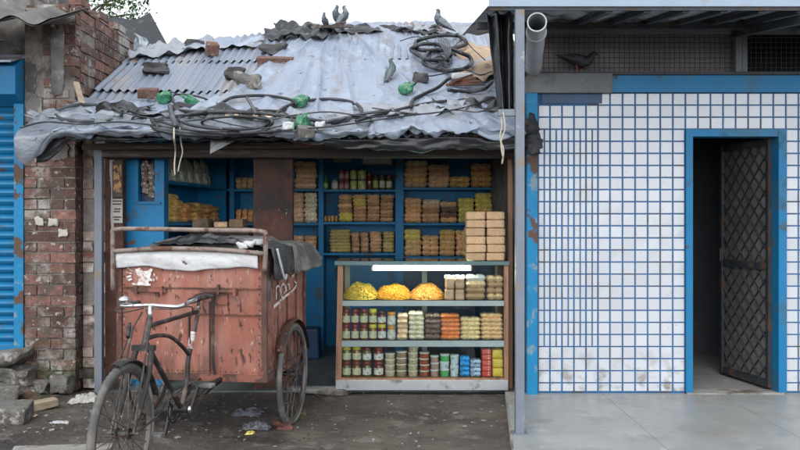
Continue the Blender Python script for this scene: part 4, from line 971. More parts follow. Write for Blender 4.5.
m.tube([V((bx+.03, -.90, 1.0)), V((bx+.15, -.93, 1.0)), V((bx+.215, -.8, 1.0)), V((bx+.12, -.6, .9)), V((bx+.02, -.36, .72))], .0035, 6, 4)
m.lathe([(.013, -.03), (.013, .03)], (bx-.085, -.972, .87), 10); m.lathe([(.011, -.02), (.011, .02)], (bx-.082, -.968, .905), 10)
m.build('brake_rod', 'frame_paint', HB, smooth=True, local=True)
m = MB()
def sad(u, v):
    a = v*2*math.pi; t = u; w = lerp(.022, .075, t**1.6)*(1 if t < .97 else .8); y = lerp(-.30, -.06, t)
    return V((bx+w*math.cos(a), y, .985+.012*t+.016*math.sin(a)*(1 if math.sin(a) > 0 else 1.6)))
m.grid(sad, 14, 18); m.add([sad(0, j/18) for j in range(18)], [tuple(range(18))]); m.add([sad(1, j/18) for j in range(18)], [tuple(reversed(range(18)))])
SD = m.build('saddle', 'black_plastic', TRI, smooth=True, local=True)
m = MB().tube([ST+V((0, -.01, -.04)), ST+V((0, .0, .045))], .012, 8); m.build('seat_post', 'chrome', SD, smooth=True, local=True)
m = MB(); cxr = BB.x-.05
for i in range(44):
    a = 2*math.pi*i/44; b = 2*math.pi*(i+1)/44; r0, r1, ro = .078, .088, (.098 if i % 2 else .090)
    P = [(cxr, BB.y+r*math.cos(t), BB.z+r*math.sin(t)) for r, t in ((r0, a), (ro, a), (ro, b), (r0, b))]; m.prism(P, (.004, 0, 0))
for i in range(5):
    a = 2*math.pi*i/5; m.bar(V((cxr+.002, BB.y, BB.z)), V((cxr+.002, BB.y+.082*math.cos(a), BB.z+.082*math.sin(a))), .004, .014)
CR = m.build('chainring', 'frame_paint', TRI, local=True)
m = MB().tube([V((cxr+.002, BB.y+.02, BB.z+.093)), V((cxr, .2, .43)), V((cxr, .52, .41))], .006, 6); m.tube([V((cxr+.002, BB.y+.02, BB.z-.093)), V((cxr, .2, .32)), V((cxr, .52, .335))], .006, 6); m.build('chain', 'frame_paint', CR, local=True)
for sx, dy, dz in ((-1, -.07, -.15), (1, .07, .15)):
    b0 = BB+V((sx*.065, 0, 0)); e = b0+V((sx*.01, dy, dz)); 
    if sx > 0: e = b0+V((.01, .10, .13))
    m = MB().bar(b0, e, .014, .022); CK = m.build('crank', 'frame_paint', TRI, local=True)
    m = MB().rbox(.085, .07, .022, .006, e+V((sx*.055, 0, 0))); m.tube([e, e+V((sx*.1, 0, 0))], .006, 6); m.build('pedal', 'rubber', CK, local=True)
# tarpaulin bulging over the box and black cloth thrown over its right side
TRW = Matrix.Translation((-1.418, 5.44, 0)) @ Matrix.Rotation(TH, 4, 'Z')
def cover(u, v):
    x = lerp(-BW+.015, BW-.03, u); y = lerp(0.0, BLn-.02, v); e = min(1, 6*min(u, 1-u))*min(1, 5*min(v+.03, 1-v))
    z = BZ1-.005+e*(.035+.055*sm(.0, .6, v)*(1+.5*nz(u*2.4, v*2, 3))+.03*abs(fb(u*3, v*4, 2)))
    return TRW @ V((x, y, z))
cloth('cargo_cover', 'grey_cloth', cover, 60, 50, 'dark grey cover bulging over the top of the red cargo box', 'cover')
def cover2(u, v):
    x = lerp(-.30, .28, u); y = lerp(.04, .45, v); z = BZ1+.055+.05*math.sin(u*3.1)*math.sin(v*3.1)+.03*fb(u*4, v*4, 8); return TRW @ V((x, y, z))
cloth('black_sheet', 'black_plastic', cover2, 40, 30, 'black sheet heaped on the middle of the red cargo box behind the rail', 'sheet')
def drape(name, mat, x0, x1, ya, yb, hang, seed, lab, tail=0.):
    def fn(u, v):
        y = lerp(ya, yb, u); L_ = (x1-x0)+hang*(1+.35*nz(u*2.5+seed, 1)-.3*tail*u); d = L_*v
        if d < x1-x0: x = x0+d; z = BZ1+.05+.03*nz(u*3+seed, v*3)-.02*(d/(x1-x0))**4
        else:
            h = d-(x1-x0); x = x1+.018+.03*abs(math.sin(u*9+seed))*min(1, h*8)+tail*u*h*.9; z = BZ1+.03-h*(1-.25*tail*u)
        return TRW @ V((x, y+.05*nz(u*3, v*5, seed)+tail*.25*u*v, z+.008*nz(u*11, v*9, seed)))
    return cloth(name, mat, fn, 46, 36, lab, 'cloth', th=.005)
drape('draped_cloth', 'black_cloth', .30, BW+.02, .02, .55, .20, 2, 'black cloth hanging over the right side of the red cargo box')
drape('draped_sack', 'grey_cloth', .25, BW+.03, .50, .98, .22, 7, 'grey sacking hanging over the far right corner of the red cargo box', .55)
m = MB().tube([TRW @ V(q) for q in ((BW+.055, .10, BZ1+.02), (BW+.075, .12, BZ1-.09), (BW+.08, .17, BZ1-.17), (BW+.075, .23, BZ1-.20), (BW+.07, .28, BZ1-.17))], .009, 7, 5)
tag(m.build('rope', 'white_plastic', smooth=True), 'pale rope looped over the black cloth on the cargo box', 'rope')
m = MB()
for i in range(3): m.rock(TRW @ V((.36+i*.05, -.01+.02*i, BZ1+.045+.01*i)), .035, .03, .022, i+3, 2, .6)
tag(m.build('knotted_rag', 'white_cloth', smooth=True), 'knotted pale rag at the right end of the guard rail', 'rag')

# ================================================================ stones, bricks and litter on the ground
def gz(x, y): return ground_z(x, y)
def blk(px, py, Y, w, d, h, rot, lab, mat='stone', cat='stone', tilt=(0, 0), jit=.025, bev=.02, lift=0.):
    x = X_(px, Y); z = Z_(py, Y); q = Matrix.Rotation(rot, 3, 'Z') @ Matrix.Rotation(tilt[0], 3, 'X') @ Matrix.Rotation(tilt[1], 3, 'Y')
    m = MB().rbox(w, d, h, bev, (0, 0, 0), jit, 3, q)
    m.v = [p+V((1, 1, 1))*0+p.normalized()*.022*fb(p.x*8+px, p.y*8, p.z*8) for p in m.v]
    lo = min(p.z for p in m.v); zb_ = lift if lift else gz(x, Y)-.012
    m.v = [V((x, Y, zb_-lo))+p for p in m.v]
    return tag(m.build({'stone': 'stone_block', 'brick': 'brick', 'slab': 'concrete_slab'}[cat], mat), lab, cat, {'stone': 'broken stones below the shutter', 'brick': 'bricks lying on the dirt', 'slab': 'broken slabs below the shutter'}[cat])
def big(c, rx, ry, rz, s, lab, rough=.45, mat='stone'):
    m = MB().rock(c, rx, ry, rz, s, 4, rough); tag(m.build('stone', mat, smooth=True, angle=32), lab, 'stone', 'broken stones below the shutter')
big((-3.62, 6.98, .27), .34, .22, .11, 4, 'largest grey concrete lump directly below the blue shutter')
big((-3.32, 6.93, .165), .15, .14, .075, 9, 'grey stone wedged right of the largest concrete lump')
big((-3.60, 6.86, .13), .15, .12, .10, 13, 'squat grey stone under the largest concrete lump')
big((-3.95, 6.85, .13), .22, .2, .12, 21, 'grey stone at the far left edge below the shutter')
big((-3.18, 6.95, .06), .12, .10, .06, 15, 'low mossy stone at the foot of the brick pier', .4)
big((-2.93, 6.92, .085), .085, .08, .085, 17, 'pale squarish stone at the right foot of the brick pier', .3)
blk(34, 398, 6.45, .24, .12, .085, -.5, 'dark brown brick lying among the stones left of the pier', 'brick', 'brick', (.1, .15), .014, .012)
blk(40, 404, 6.32, .26, .13, .07, .65, 'light brown broken brick nearest the brick pier', 'wood_pale', 'brick', (.0, -.1), .016, .014)
blk(14, 404, 6.55, .22, .14, .085, .3, 'dark brick half buried beside the grey slab', 'brick', 'brick', (.05, .05), .014, .012)
blk(6, 420, 5.95, .34, .26, .12, .12, 'thick pale grey slab lying at the left edge of the dirt', 'stone', 'slab', (0, .05), .025, .018)
blk(2, 398, 6.35, .2, .2, .2, .5, 'rough grey block behind the pale slab at the left edge', 'stone', 'slab', (0, .1), .03, .02)
blk(63, 448, 5.15, .60, .26, .03, .25, 'flat worn flagstone set in the dirt left of the front wheel', 'kerb_concrete', 'slab', (0, 0), .012, .01, lift=-.014)
blk(318, 388, 6.9, .5, .10, .05, -.12, 'pale stone kerb piece in the dirt beside the rear wheel', 'kerb_concrete', 'slab', (0, 0), .02, .015)
def crumple(c, w, d, h, mat, name, lab, cat, seed, group=None, rot=0.):
    def fn(u, v):
        a = (u-.5)*w*(1+.4*nz(seed, v*3)); b = (v-.5)*d*(1+.4*nz(u*3, seed))
        x = c[0]+a*math.cos(rot)-b*math.sin(rot); y = c[1]+a*math.sin(rot)+b*math.cos(rot)
        e = 1-max(abs(2*u-1), abs(2*v-1))**3
        return V((x+.02*nz(u*9, v*9, seed), y+.02*nz(u*9, v*9, seed+5), gz(x, y)+.005+h*e*(.75*(1-min(1, 3*abs(nz(u*2.6+seed, v*2.6, seed))))+.35*abs(nz(u*7, v*7, seed)))))
    return cloth(name, mat, fn, 30, 24, lab, cat, group, .003)
def gp(px, py):
    Y = 1.5*F/(py-CY); return (X_(px, Y), Y)
crumple(gp(247, 416), .22, .15, .06, 'litter_dark', 'plastic_bag', 'crumpled grey plastic bag flattened on the dirt left of the rear wheel', 'plastic bag', 3)
crumple(gp(257, 428), .20, .12, .07, 'litter_dark', 'plastic_bag', 'second crumpled grey bag lying in front of the flattened one', 'plastic bag', 8)
crumple(gp(85, 403), .22, .13, .08, 'litter', 'paper_wrapper', 'crumpled pale wrapper on the dirt at the foot of the grey corner post', 'wrapper', 5)
crumple(gp(60, 422), .12, .05, .015, 'white_cloth', 'paper_strip', 'clean white paper strip lying flat on the dirt left of the front wheel', 'paper', 6)
crumple(gp(27, 417), .13, .07, .03, 'pk_pink', 'paper_wrapper', 'pinkish wrapper beside the pale slab at the left', 'wrapper', 7)
crumple(gp(250, 433), .05, .05, .02, 'pk_yellow', 'paper_wrapper', 'small yellow wrapper near the grey bags', 'wrapper', 9)
x, y = gp(283, 429); m = MB().rock((x, y, gz(x, y)+.025), .06, .04, .03, 3, 3, .7); tag(m.build('brick_lump', 'brick_chip', smooth=True, angle=30), 'dull red brick lump wedged in front of the rear wheel', 'brick lump')
x, y = gp(299, 418); m = MB().rock((x, y, gz(x, y)+.02), .05, .04, .03, 6, 3, .7); tag(m.build('brick_lump', 'brick', smooth=True, angle=30), 'small brownish brick lump behind the rear wheel on the right', 'brick lump')
m = MB()
for i in range(110):                                           # specks too small and many to single out
    px, py = (R.uniform(2, 505), R.uniform(400, 449)) if i % 3 else (R.uniform(2, 150), R.uniform(398, 440))
    x, y = gp(px, py); a = R.uniform(.004, .013)*(1.7 if R.random() < .12 else 1); t = R.uniform(0, 3)
    m.obox((x, y, gz(x, y)+.004), a, a*R.uniform(.4, .9), .002, Matrix.Rotation(t, 3, 'Z') @ Matrix.Rotation(R.uniform(-.3, .3), 3, 'X'))
tag(m.build('litter', 'litter'), kind='stuff')
m = MB()
for i in range(900):
    x, y = R.uniform(-4.2, .66), 4.6+2.4*R.random(); a = R.uniform(.004, .014)*(2 if R.random() < .05 else 1)
    m.rock((x, y, gz(x, y)+a*.2), a, a*.8, a*.6, i % 17, 1, .5)
tag(m.build('gravel', 'earth'), kind='stuff')
# ================================================================ shelving
YS = 9.10                                                     # front plane of the rear shelving
def shelf_thing(label, loc): return empty('shelf_unit', loc, label, 'shelves')
U = shelf_thing('bright blue wooden shelving across the back wall of the shop', (0, 9.3, 0))
ups = [(-2.45, -2.41), (X_(229.5, YS), X_(234, YS)), (X_(318.5, YS), X_(323.5, YS)), (X_(395.5, YS), X_(403.5, YS)), (X_(493, YS), X_(497.5, YS)), (1.30, 1.34)]
for a, b in ups: MB().box(a, b, YS, 9.46, .012, 2.455).build('upright', 'blue_paint', U)
m = MB().box(-2.45, 1.34, 9.465, 9.49, .012, 2.455); m.build('back_panel', 'blue_paint', U)
SEC = {'far': (1, (188, 223.5, 254)), 'left': (1, (189, 223, 254.5)), 'mid': (2, (189.5, 222, 253)), 'right': (3, (187.5, 223, 256.5))}
SH = {}
for k, (i, pys) in SEC.items():
    if k == 'far': continue
    x0, x1 = ups[i][1]+.001, ups[i+1][0]-.001
    for j, py in enumerate(pys):
        z = Z_(py, YS); SH[k, j] = z
        MB().box(x0, x1, YS+.006, 9.46, z-.026, z).build('shelf', 'blue_paint', U)
SH['far', 0], SH['far', 1] = SH['left', 0], SH['left', 1]
x0, x1 = ups[0][1], ups[1][0]
for z in (SH['far', 0], SH['far', 1]): MB().box(x0+.001, x1-.001, YS+.006, 9.46, z-.026, z).build('shelf', 'blue_paint', U)
for i in (1, 3):                                               # closed lower cupboards
    MB().box(ups[i][1]+.001, ups[i+1][0]-.001, YS+.02, YS+.045, .02, SH['left' if i == 1 else 'right', 2]-.10).build('cupboard_door', 'blue_paint' if i == 1 else 'navy', U)
# right hand shelving along the side wall
U2 = shelf_thing('narrow blue shelving on the right side wall of the shop', (1.2, 8.4, 0))
for y0 in (7.75, 9.05): MB().box(1.10, 1.29, y0, y0+.03, .012, 2.44).build('upright', 'blue_paint', U2)
for z in (1.12, 1.48, 1.86): MB().box(1.10, 1.29, 7.782, 9.048, z-.025, z).build('shelf', 'blue_paint', U2)
MB().box(1.291, 1.298, 7.75, 9.08, .012, 2.44).build('back_panel', 'blue_paint', U2)
# left hand shelving, slightly askew along the side wall
U3 = shelf_thing('blue shelving on the left side wall of the shop', (-2.3, 8.2, 0))
LA, LBb = V((-2.175, 7.40, 0)), V((-1.965, 9.06, 0)); du = (LBb-LA).normalized(); dn = V((-du.y, du.x, 0))
dn = dn if dn.x < 0 else -dn; LL = (LBb-LA).length
def lq(s, t, z): return LA+du*s+dn*t+V((0, 0, z))
def lbox(mb, s0, s1, t0, t1, z0, z1):
    P = [lq(s0, t0, z0), lq(s1, t0, z0), lq(s1, t1, z0), lq(s0, t1, z0), lq(s0, t0, z1), lq(s1, t0, z1), lq(s1, t1, z1), lq(s0, t1, z1)]
    return mb.add(P, [(3,2,1,0),(4,5,6,7),(0,1,5,4),(1,2,6,5),(2,3,7,6),(3,0,4,7)])
ZL = (1.870, 1.475, 1.10)
for s in (0, LL-.03): lbox(MB(), s, s+.028, 0, .33, .012, 2.44).build('upright', 'blue_paint', U3)
for z in ZL: lbox(MB(), .03, LL-.032, .004, .33, z-.028, z).build('shelf', 'blue_paint', U3)
lbox(MB(), 0, LL, .331, .345, .012, 2.44).build('back_panel', 'blue_paint', U3)
# blue cupboard at the left of the opening with a glazed niche
U4 = empty('wall_cupboard', (-2.25, 7.3, 0), 'blue wall cupboard with a dark hanging display at the left of the shop', 'cupboard')
yq = 7.22
m = MB(); x0, x1, x2, x3 = X_(124, yq), X_(138, yq), X_(154.5, yq), X_(164, yq); za, zb_, zc2 = .012, Z_(203, yq), 2.43
m.box(x0, x1, yq, yq+.14, za, zc2); m.box(x2, x3, yq, yq+.14, za, zc2); m.box(x1, x2, yq+.001, yq+.14, za, zb_)
m.build('carcass', 'blue_paint', U4)
m = MB().box(x1, x2, yq+.11, yq+.14, zb_, zc2); m.build('niche_back', 'navy', U4)
m = MB().box(x1-.004, X_(161, yq), yq-.02, yq-.002, zb_-.012, zb_+.012); m.build('ledge', 'blue_frame', U4)
def sachets(mb, x, y, z0, n, w, seed):
    rr = random.Random(seed); z = z0
    for i in range(n):
        h = rr.uniform(.05, .065); q = Matrix.Rotation(rr.uniform(-.25, .25), 3, 'Y') @ Matrix.Rotation(rr.uniform(-.2, .2), 3, 'X')
        mb.rbox(w, .02, h, .006, (x+rr.uniform(-.006, .006), y+rr.uniform(-.01, .01), z), .003, rot=q); z -= h*.88
for i in range(2):
    m = MB(); xx = lerp(x1, x2, .30+.42*i); sachets(m, xx, yq+.05, Z_(163, yq)-.03*i, 6, .058, i+3); m.tube([(xx, yq+.05, 2.4), (xx, yq+.05, 1.7)], .002, 4)
    tag(m.build('sachet_strip', 'sachet_dark'), ('left', 'right')[i]+' of two strips of brown sachets hanging in the blue cupboard niche', 'sachets', 'sachet strips in the cupboard niche')
# poster and notice on the dark jamb
yq = 7.05
m = MB().box(X_(112.5, yq), X_(122.5, yq), yq-.006, yq, Z_(197, yq), Z_(161, yq)); P1 = m.build('poster', 'poster_frame'); tag(P1, 'small brown and gold picture in a dark frame on the shop jamb', 'picture')
m = MB().box(X_(113.8, yq), X_(121.5, yq), yq-.009, yq-.0065, Z_(192, yq), Z_(165, yq)); m.build('artwork', 'poster_art', P1)
m = MB().box(X_(112.2, yq), X_(122.6, yq), yq-.005, yq, Z_(223, yq), Z_(199, yq)); P2 = m.build('notice', 'paper'); tag(P2, 'pale worn paper notice pasted on the jamb below the small picture', 'notice')
m = MB()
for i, (py, a, b) in enumerate(((201, .05, .95), (204, .05, .9), (209, .2, .85), (211.5, .15, .8), (217, .1, .9), (219.5, .2, .7))): m.box(lerp(X_(112.2, yq), X_(122.6, yq), a), lerp(X_(112.2, yq), X_(122.6, yq), b), yq-.0065, yq-.0052, Z_(py+.8, yq), Z_(py-.6, yq))
m.build('worn_print', 'poster_frame', P2)
m = MB().prism([at(110, 160, 7.06), at(114, 160, 7.06), at(112.5, 200, 7.06), at(114.5, 236, 7.06), at(112, 242, 7.06), at(110.5, 215, 7.06), at(111.5, 190, 7.06), at(109.5, 170, 7.06)], (0, -.003, 0)); tag(m.build('peeling_paper', 'paper'), 'torn strip of peeling paper along the left side of the picture', 'paper')
m = MB().box(X_(333, 9.44), X_(351, 9.44), 9.44, 9.46, Z_(162, 9.44), Z_(153, 9.44)); tag(m.build('paper_sign', 'paper'), 'small pale card fixed at the top of the middle back shelving', 'card')
m = MB().box(X_(361, 9.42), X_(394, 9.42), 9.42, 9.46, Z_(166, 9.42), Z_(152, 9.42)); o = m.build('framed_picture', 'steel_post'); tag(o, 'grey framed picture at the top of the middle back shelving', 'picture')
m = MB().box(X_(363.5, 9.42), X_(391.5, 9.42), 9.415, 9.419, Z_(164, 9.42), Z_(153, 9.42)); m.build('artwork', 'clear_wrap', o)
# counter with cartons behind the tricycle
yq = 8.0
m = MB(); CT = empty('side_counter', (X_(217, yq), 8.25, 0), 'dark wooden counter behind the red cargo box inside the shop', 'counter')
m = MB().rbox(X_(250, yq)-X_(186, yq), .5, .03, .005, ((X_(250, yq)+X_(186, yq))/2, 8.25, Z_(227.5, yq)-.015)); m.build('counter_top', 'wood_pale', CT)
m = MB().box(X_(188, yq), X_(248, yq), 8.05, 8.48, .012, Z_(227.5, yq)-.03); m.build('counter_body', 'wood_dark', CT)
ZT = Z_(227.5, yq)
def carton(px0, px1, h, y, lab, mat='cardboard', rot=0., d=.2):
    w = X_(px1, y)-X_(px0, y); m = MB().rbox(w, d, h, .006, ((X_(px0, y)+X_(px1, y))/2, y+d/2, ZT+h/2), .004); tag(m.build('carton', mat), lab, 'carton', 'cartons on the side counter')
carton(192, 208, .085, 8.05, 'plain brown carton at the left end of the dark counter')
carton(214, 227, .06, 8.06, 'low reddish carton in the middle of the dark counter', 'pk_amber')
carton(229, 243, .085, 8.05, 'brown carton at the right end of the dark counter', 'kraft')

# ================================================================ goods
ORD = ['', 'second', 'third', 'fourth', 'fifth', 'sixth', 'seventh', 'eighth']
def level(i, n):                                              # i counts from the bottom
    if n == 1: return 'single'
    if i == n-1: return 'topmost'
    if i == 0: return 'bottom'
    return ORD[n-1-i]+' from top'
PM = {}
def pillow(w, d, h, seed, mat):
    m = MB(); nu, nv = 26, 10; lob = (1, 2, 2, 3)[int(seed*7) % 4] if w > .12 else 1
    def s(u, v, sg):
        a, b = 2*u-1, 2*v-1
        t = ((1-abs(a)**7)*(1-abs(b)**5)); t = max(0, t)**.55
        if lob > 1: t *= 1-.30*abs(math.cos(math.pi*u*lob))**10*(1 if .08 < u < .92 else 0)
        wr = .10*nz(a*2.2+seed*3.3, b*2.2, sg*2)+.07*nz(a*6, b*5+seed, sg)
        q = 1+.05*nz(b*3, seed)
        return V((a*w/2*q*(1-.04*abs(b)**4), b*d/2*(1-.03*abs(a)**4)*(1+.04*nz(a*3, seed+4)), h*.5+sg*h*.5*(t*(1+wr)*.98+.02)))
    m.grid(lambda u, v: s(u, v, 1), nu, nv); m.grid(lambda u, v: s(u, v, -1), nu, nv, True)
    return m
def block(w, d, h, seed, mat):
    bm = bmesh.new(); bmesh.ops.create_cube(bm, size=2); bmesh.ops.subdivide_edges(bm, edges=bm.edges[:], cuts=7, use_grid_fill=True)
    H = V((w/2, d/2, h/2)); r = min(H)*.34
    for v in bm.verts:
        p = V((v.co.x*H.x, v.co.y*H.y, v.co.z*H.z)); q = V([max(-H[k]+r, min(H[k]-r, p[k])) for k in range(3)]); e = p-q
        p = q+e.normalized()*r if e.length > 1e-6 else p
        n_ = v.co.normalized(); k = .05*h*(nz(p.x*22+seed*5, p.y*22, p.z*30)+.6*nz(p.x*55, p.y*55+seed, p.z*60)); sg = .05*h*(1-v.co.x**2)*(1-v.co.y**2)
        v.co = p+n_*k+V((0, 0, h/2+(sg if v.co.z > 0 else 0)*.4))
    bm.verts.index_update(); m = MB().add([v.co.copy() for v in bm.verts], [[v.index for v in f.verts] for f in bm.faces]); bm.free(); return m
def stack(mat, noun, cat, X0, X1, Y, zb, h, n, where, depth=.20, kind='pillow', name='snack_packet', group='snack packets in the shop', rot=0., mats=None, org=None, pile=None, tops=None):
    """n packets one on another; the first of each pair is built, the rest are copies of it"""
    w = X1-X0; pr = []
    rr = random.Random(hash_(where)); lv = h/n
    for k in range(2):
        bld = pillow if kind == 'pillow' else block
        mb = bld(w*(1.04 if kind == 'pillow' else .97), depth, lv*(1.16 if kind == 'pillow' else .985), rr.random()*9, mat); pr.append(mb)
    base = [None, None]
    for i in range(n):
        mt = (mats[i] if mats else mat); nn = noun
        loc = V(((X0+X1)/2+rr.uniform(-.03, .03)*w, Y+depth/2+rr.uniform(-.008, .010), zb+i*lv)) if org is None else org(i, lv)
        k = i % 2; rzv = rot+rr.uniform(-.05, .05)*(1 if kind == 'pillow' else .6)
        if base[k] is None or (mats and mt != base[k].data.materials[0].name):
            o = pr[k].build(name, mt, local=True, smooth=True, origin=None); o.location = loc
            base[k] = o
        else:
            o = base[k].copy(); COL.objects.link(o); o.location = loc
        o.rotation_euler = (0, 0, rzv+(math.pi if i % 3 == 2 and kind == 'pillow' else 0))
        tag(o, f'{nn}, {level(i, n)} of {where}' if n > 1 else f'{nn}, {where}', cat, group)
def hash_(s): return sum((i+1)*ord(c) for i, c in enumerate(s)) % 99991
YP = YS+.02
def bk(sec, j, px0, px1, pyt, mat, noun, n, where, **k):
    z = SH[sec, j]; X0, X1 = X_(px0+.4, YP), X_(px1-.4, YP); h = Z_(pyt, YP)-z
    stack(mat, noun, 'snack packet', X0, X1, YP, z+.001, h, n, where, **k)
SP = 'snack packet'
# far left section seen past the iron pillar
for i, (a, b) in enumerate(((235, 241), (241, 247), (247, 253))):
    bk('far', 0, a, b, 178, 'pk_beige', 'pale packet', 2, ('left', 'middle', 'right')[i]+' pile, high shelf left of the iron pillar')
    bk('far', 1, a, b, 210, 'pk_amber', 'amber packet', 2, ('left', 'middle', 'right')[i]+' pile, low shelf left of the iron pillar')
# left section, just right of the iron pillar
bk('left', 0, 294, 317, 162, 'pk_pink', 'wide pale packet', 5, 'the high shelf beside the iron pillar')
bk('left', 1, 291, 304, 193, 'pk_pink', 'pale packet', 6, 'left pile, middle shelf beside the iron pillar'); bk('left', 1, 304, 317.5, 193, 'pk_cream', 'pale packet', 6, 'right pile, middle shelf beside the iron pillar')
bk('left', 2, 291, 304, 236, 'pk_pink', 'pale packet', 4, 'left pile, low shelf beside the iron pillar'); bk('left', 2, 304, 317.5, 236, 'pk_sand', 'pale packet', 4, 'right pile, low shelf beside the iron pillar')
# middle section
bk('mid', 1, 338, 352.5, 195, 'pk_tan', 'tan packet', 6, 'first tall pile, middle shelf left of the wide upright', mats=['pk_yellow', 'pk_yellow', 'pk_brown', 'pk_tan', 'pk_brown', 'pk_tan'])
bk('mid', 1, 352.5, 366.5, 195, 'pk_brown', 'flat packet', 7, 'second tall pile with green wrappers, middle back shelf', mats=['pk_brown', 'pk_tan', 'pk_brown', 'pk_tan', 'pk_green', 'pk_green', 'pk_tan'])
bk('mid', 1, 366.5, 380, 195, 'pk_sand', 'brown packet', 7, 'third tall pile, middle back shelf', mats=['pk_brown', 'pk_sand']*3+['pk_sand']); bk('mid', 1, 380, 394, 195, 'pk_sand', 'brown packet', 7, 'fourth tall pile touching the wide upright', mats=['pk_sand', 'pk_brown']*3+['pk_sand'])
for i in range(4): bk('mid', 1, 323.6+i*3.5, 327+i*3.5, 216.5, 'pk_amber', 'tiny amber packet', 1, ORD[i+1]+' of four small ones on the middle back shelf' if i else 'leftmost of four small ones on the middle back shelf')
bk('mid', 2, 329, 351, 230, 'pk_olive', 'olive packet', 7, 'the wide pile, lowest back shelf left of the case')
bk('mid', 2, 351, 360, 233, 'pk_brown', 'dark packet', 4, 'narrow pile beside the olive one, lowest shelf'); bk('mid', 2, 360, 369, 233, 'pk_brown', 'dark packet', 4, 'second narrow pile, lowest back shelf')
bk('mid', 2, 369.5, 382, 232, 'pk_sand', 'flat tan packet', 6, 'pile right of the dark ones, lowest shelf'); bk('mid', 2, 382.5, 394.5, 232, 'pk_olive', 'flat packet', 6, 'pile against the wide upright, lowest shelf')
# right section
bk('right', 0, 404, 428, 161, 'pk_beige', 'beige packet', 5, 'the tallest pile, high shelf right of the wide upright', mats=['pk_pink', 'pk_gold', 'pk_beige', 'pk_beige', 'pk_cream'])
bk('right', 0, 428, 450, 165, 'pk_sand', 'beige packet', 4, 'second pile, high shelf right of the wide upright', mats=['pk_beige', 'pk_beige', 'pk_sand', 'pk_pink'])
bk('right', 0, 450, 471, 177, 'pk_gold', 'golden packet', 2, 'the low third pile, high shelf right of the wide upright')
bk('right', 0, 471.5, 492.5, 164, 'pk_gold', 'golden packet', 4, 'last pile, high shelf right of the wide upright', mats=['pk_amber', 'pk_gold', 'pk_amber', 'pk_beige'])
bk('right', 1, 404, 422, 198.5, 'pk_sand', 'mixed packet', 5, 'first pile, middle shelf right of the wide upright', mats=['pk_amber', 'pk_sand', 'pk_amber', 'pk_sand', 'pk_tan']); bk('right', 1, 422, 440.5, 200, 'pk_sand', 'mixed packet', 5, 'second pile, middle shelf right of the wide upright', mats=['pk_brown', 'pk_sand', 'pk_brown', 'pk_sand', 'pk_cream'])
bk('right', 1, 440.5, 458, 202, 'pk_brown', 'brown packet', 4, 'third pile, middle shelf right of the wide upright', mats=['pk_amber', 'pk_dark', 'pk_dark', 'pk_sand']); bk('right', 1, 458, 475, 198.5, 'pk_green', 'green yellow packet', 5, 'fourth pile, middle shelf right of the wide upright')
bk('right', 1, 475, 493, 193.5, 'pk_yellow', 'yellow packet', 6, 'last pile, middle shelf right of the wide upright', mats=['pk_gold', 'pk_yellow', 'pk_gold', 'pk_yellow', 'pk_yellow', 'pk_green'])
bk('right', 2, 404, 422, 230, 'pk_tan', 'tan packet', 5, 'first pile, lowest shelf above the case', mats=['pk_tan', 'pk_wheat', 'pk_tan', 'pk_yellow', 'pk_green']); bk('right', 2, 422, 439.5, 236, 'pk_tan', 'tan packet', 4, 'second pile, lowest shelf above the case')
bk('right', 2, 439.5, 456, 230.5, 'pk_gold', 'golden packet', 5, 'third pile, lowest shelf above the case', mats=['pk_tan', 'pk_gold', 'pk_tan', 'pk_gold', 'pk_gold']); bk('right', 2, 456, 474, 231, 'pk_tan', 'tan packet', 5, 'pile half hidden by the paper packs on the case')
# right side wall shelving
for j, (z, y0, n, h, mt, wh) in enumerate(((1.86, 8.45, 4, .26, 'pk_cream', 'high shelf of the right wall'), (1.48, 8.45, 6, .32, 'pk_gold', 'far pile, middle shelf of the right wall'), (1.48, 8.05, 5, .28, 'pk_amber', 'near pile, middle shelf of the right wall'), (1.12, 8.35, 4, .24, 'pk_tan', 'low shelf of the right wall'))):
    stack(mt, 'packet', SP, 1.115, 1.115+.17, y0, z+.001, h, n, wh, depth=.26)
# left side wall shelving
def lst(s0, s1, z, h, n, mat, noun, where):
    w = s1-s0-.075; a = math.atan2(du.y, du.x)
    stack(mat, noun, SP, 0, w, 0, 0, h, n, where, depth=.24, rot=a, org=lambda i, lv: lq((s0+s1)/2+(.03 if i % 2 else -.03)+R.uniform(-.012, .012), .14+(.03 if i % 3 == 1 else 0)+R.uniform(-.012, .012), z+.001+i*lv))
lst(.06, .30, ZL[1], .30, 5, 'pk_yellow', 'golden packet', 'nearest pile on the left wall shelf'); lst(.31, .55, ZL[1], .27, 5, 'pk_gold', 'golden packet', 'second nearest pile on the left wall shelf')
lst(.57, .84, ZL[1], .19, 4, 'pk_amber', 'amber packet', 'third pile on the left wall shelf'); lst(.86, 1.12, ZL[1], .20, 4, 'pk_gold', 'golden packet', 'fourth pile on the left wall shelf'); lst(1.14, 1.40, ZL[1], .19, 4, 'pk_amber', 'amber packet', 'fifth pile on the left wall shelf'); lst(1.41, 1.62, ZL[1], .17, 3, 'pk_amber', 'amber packet', 'farthest pile on the left wall shelf')
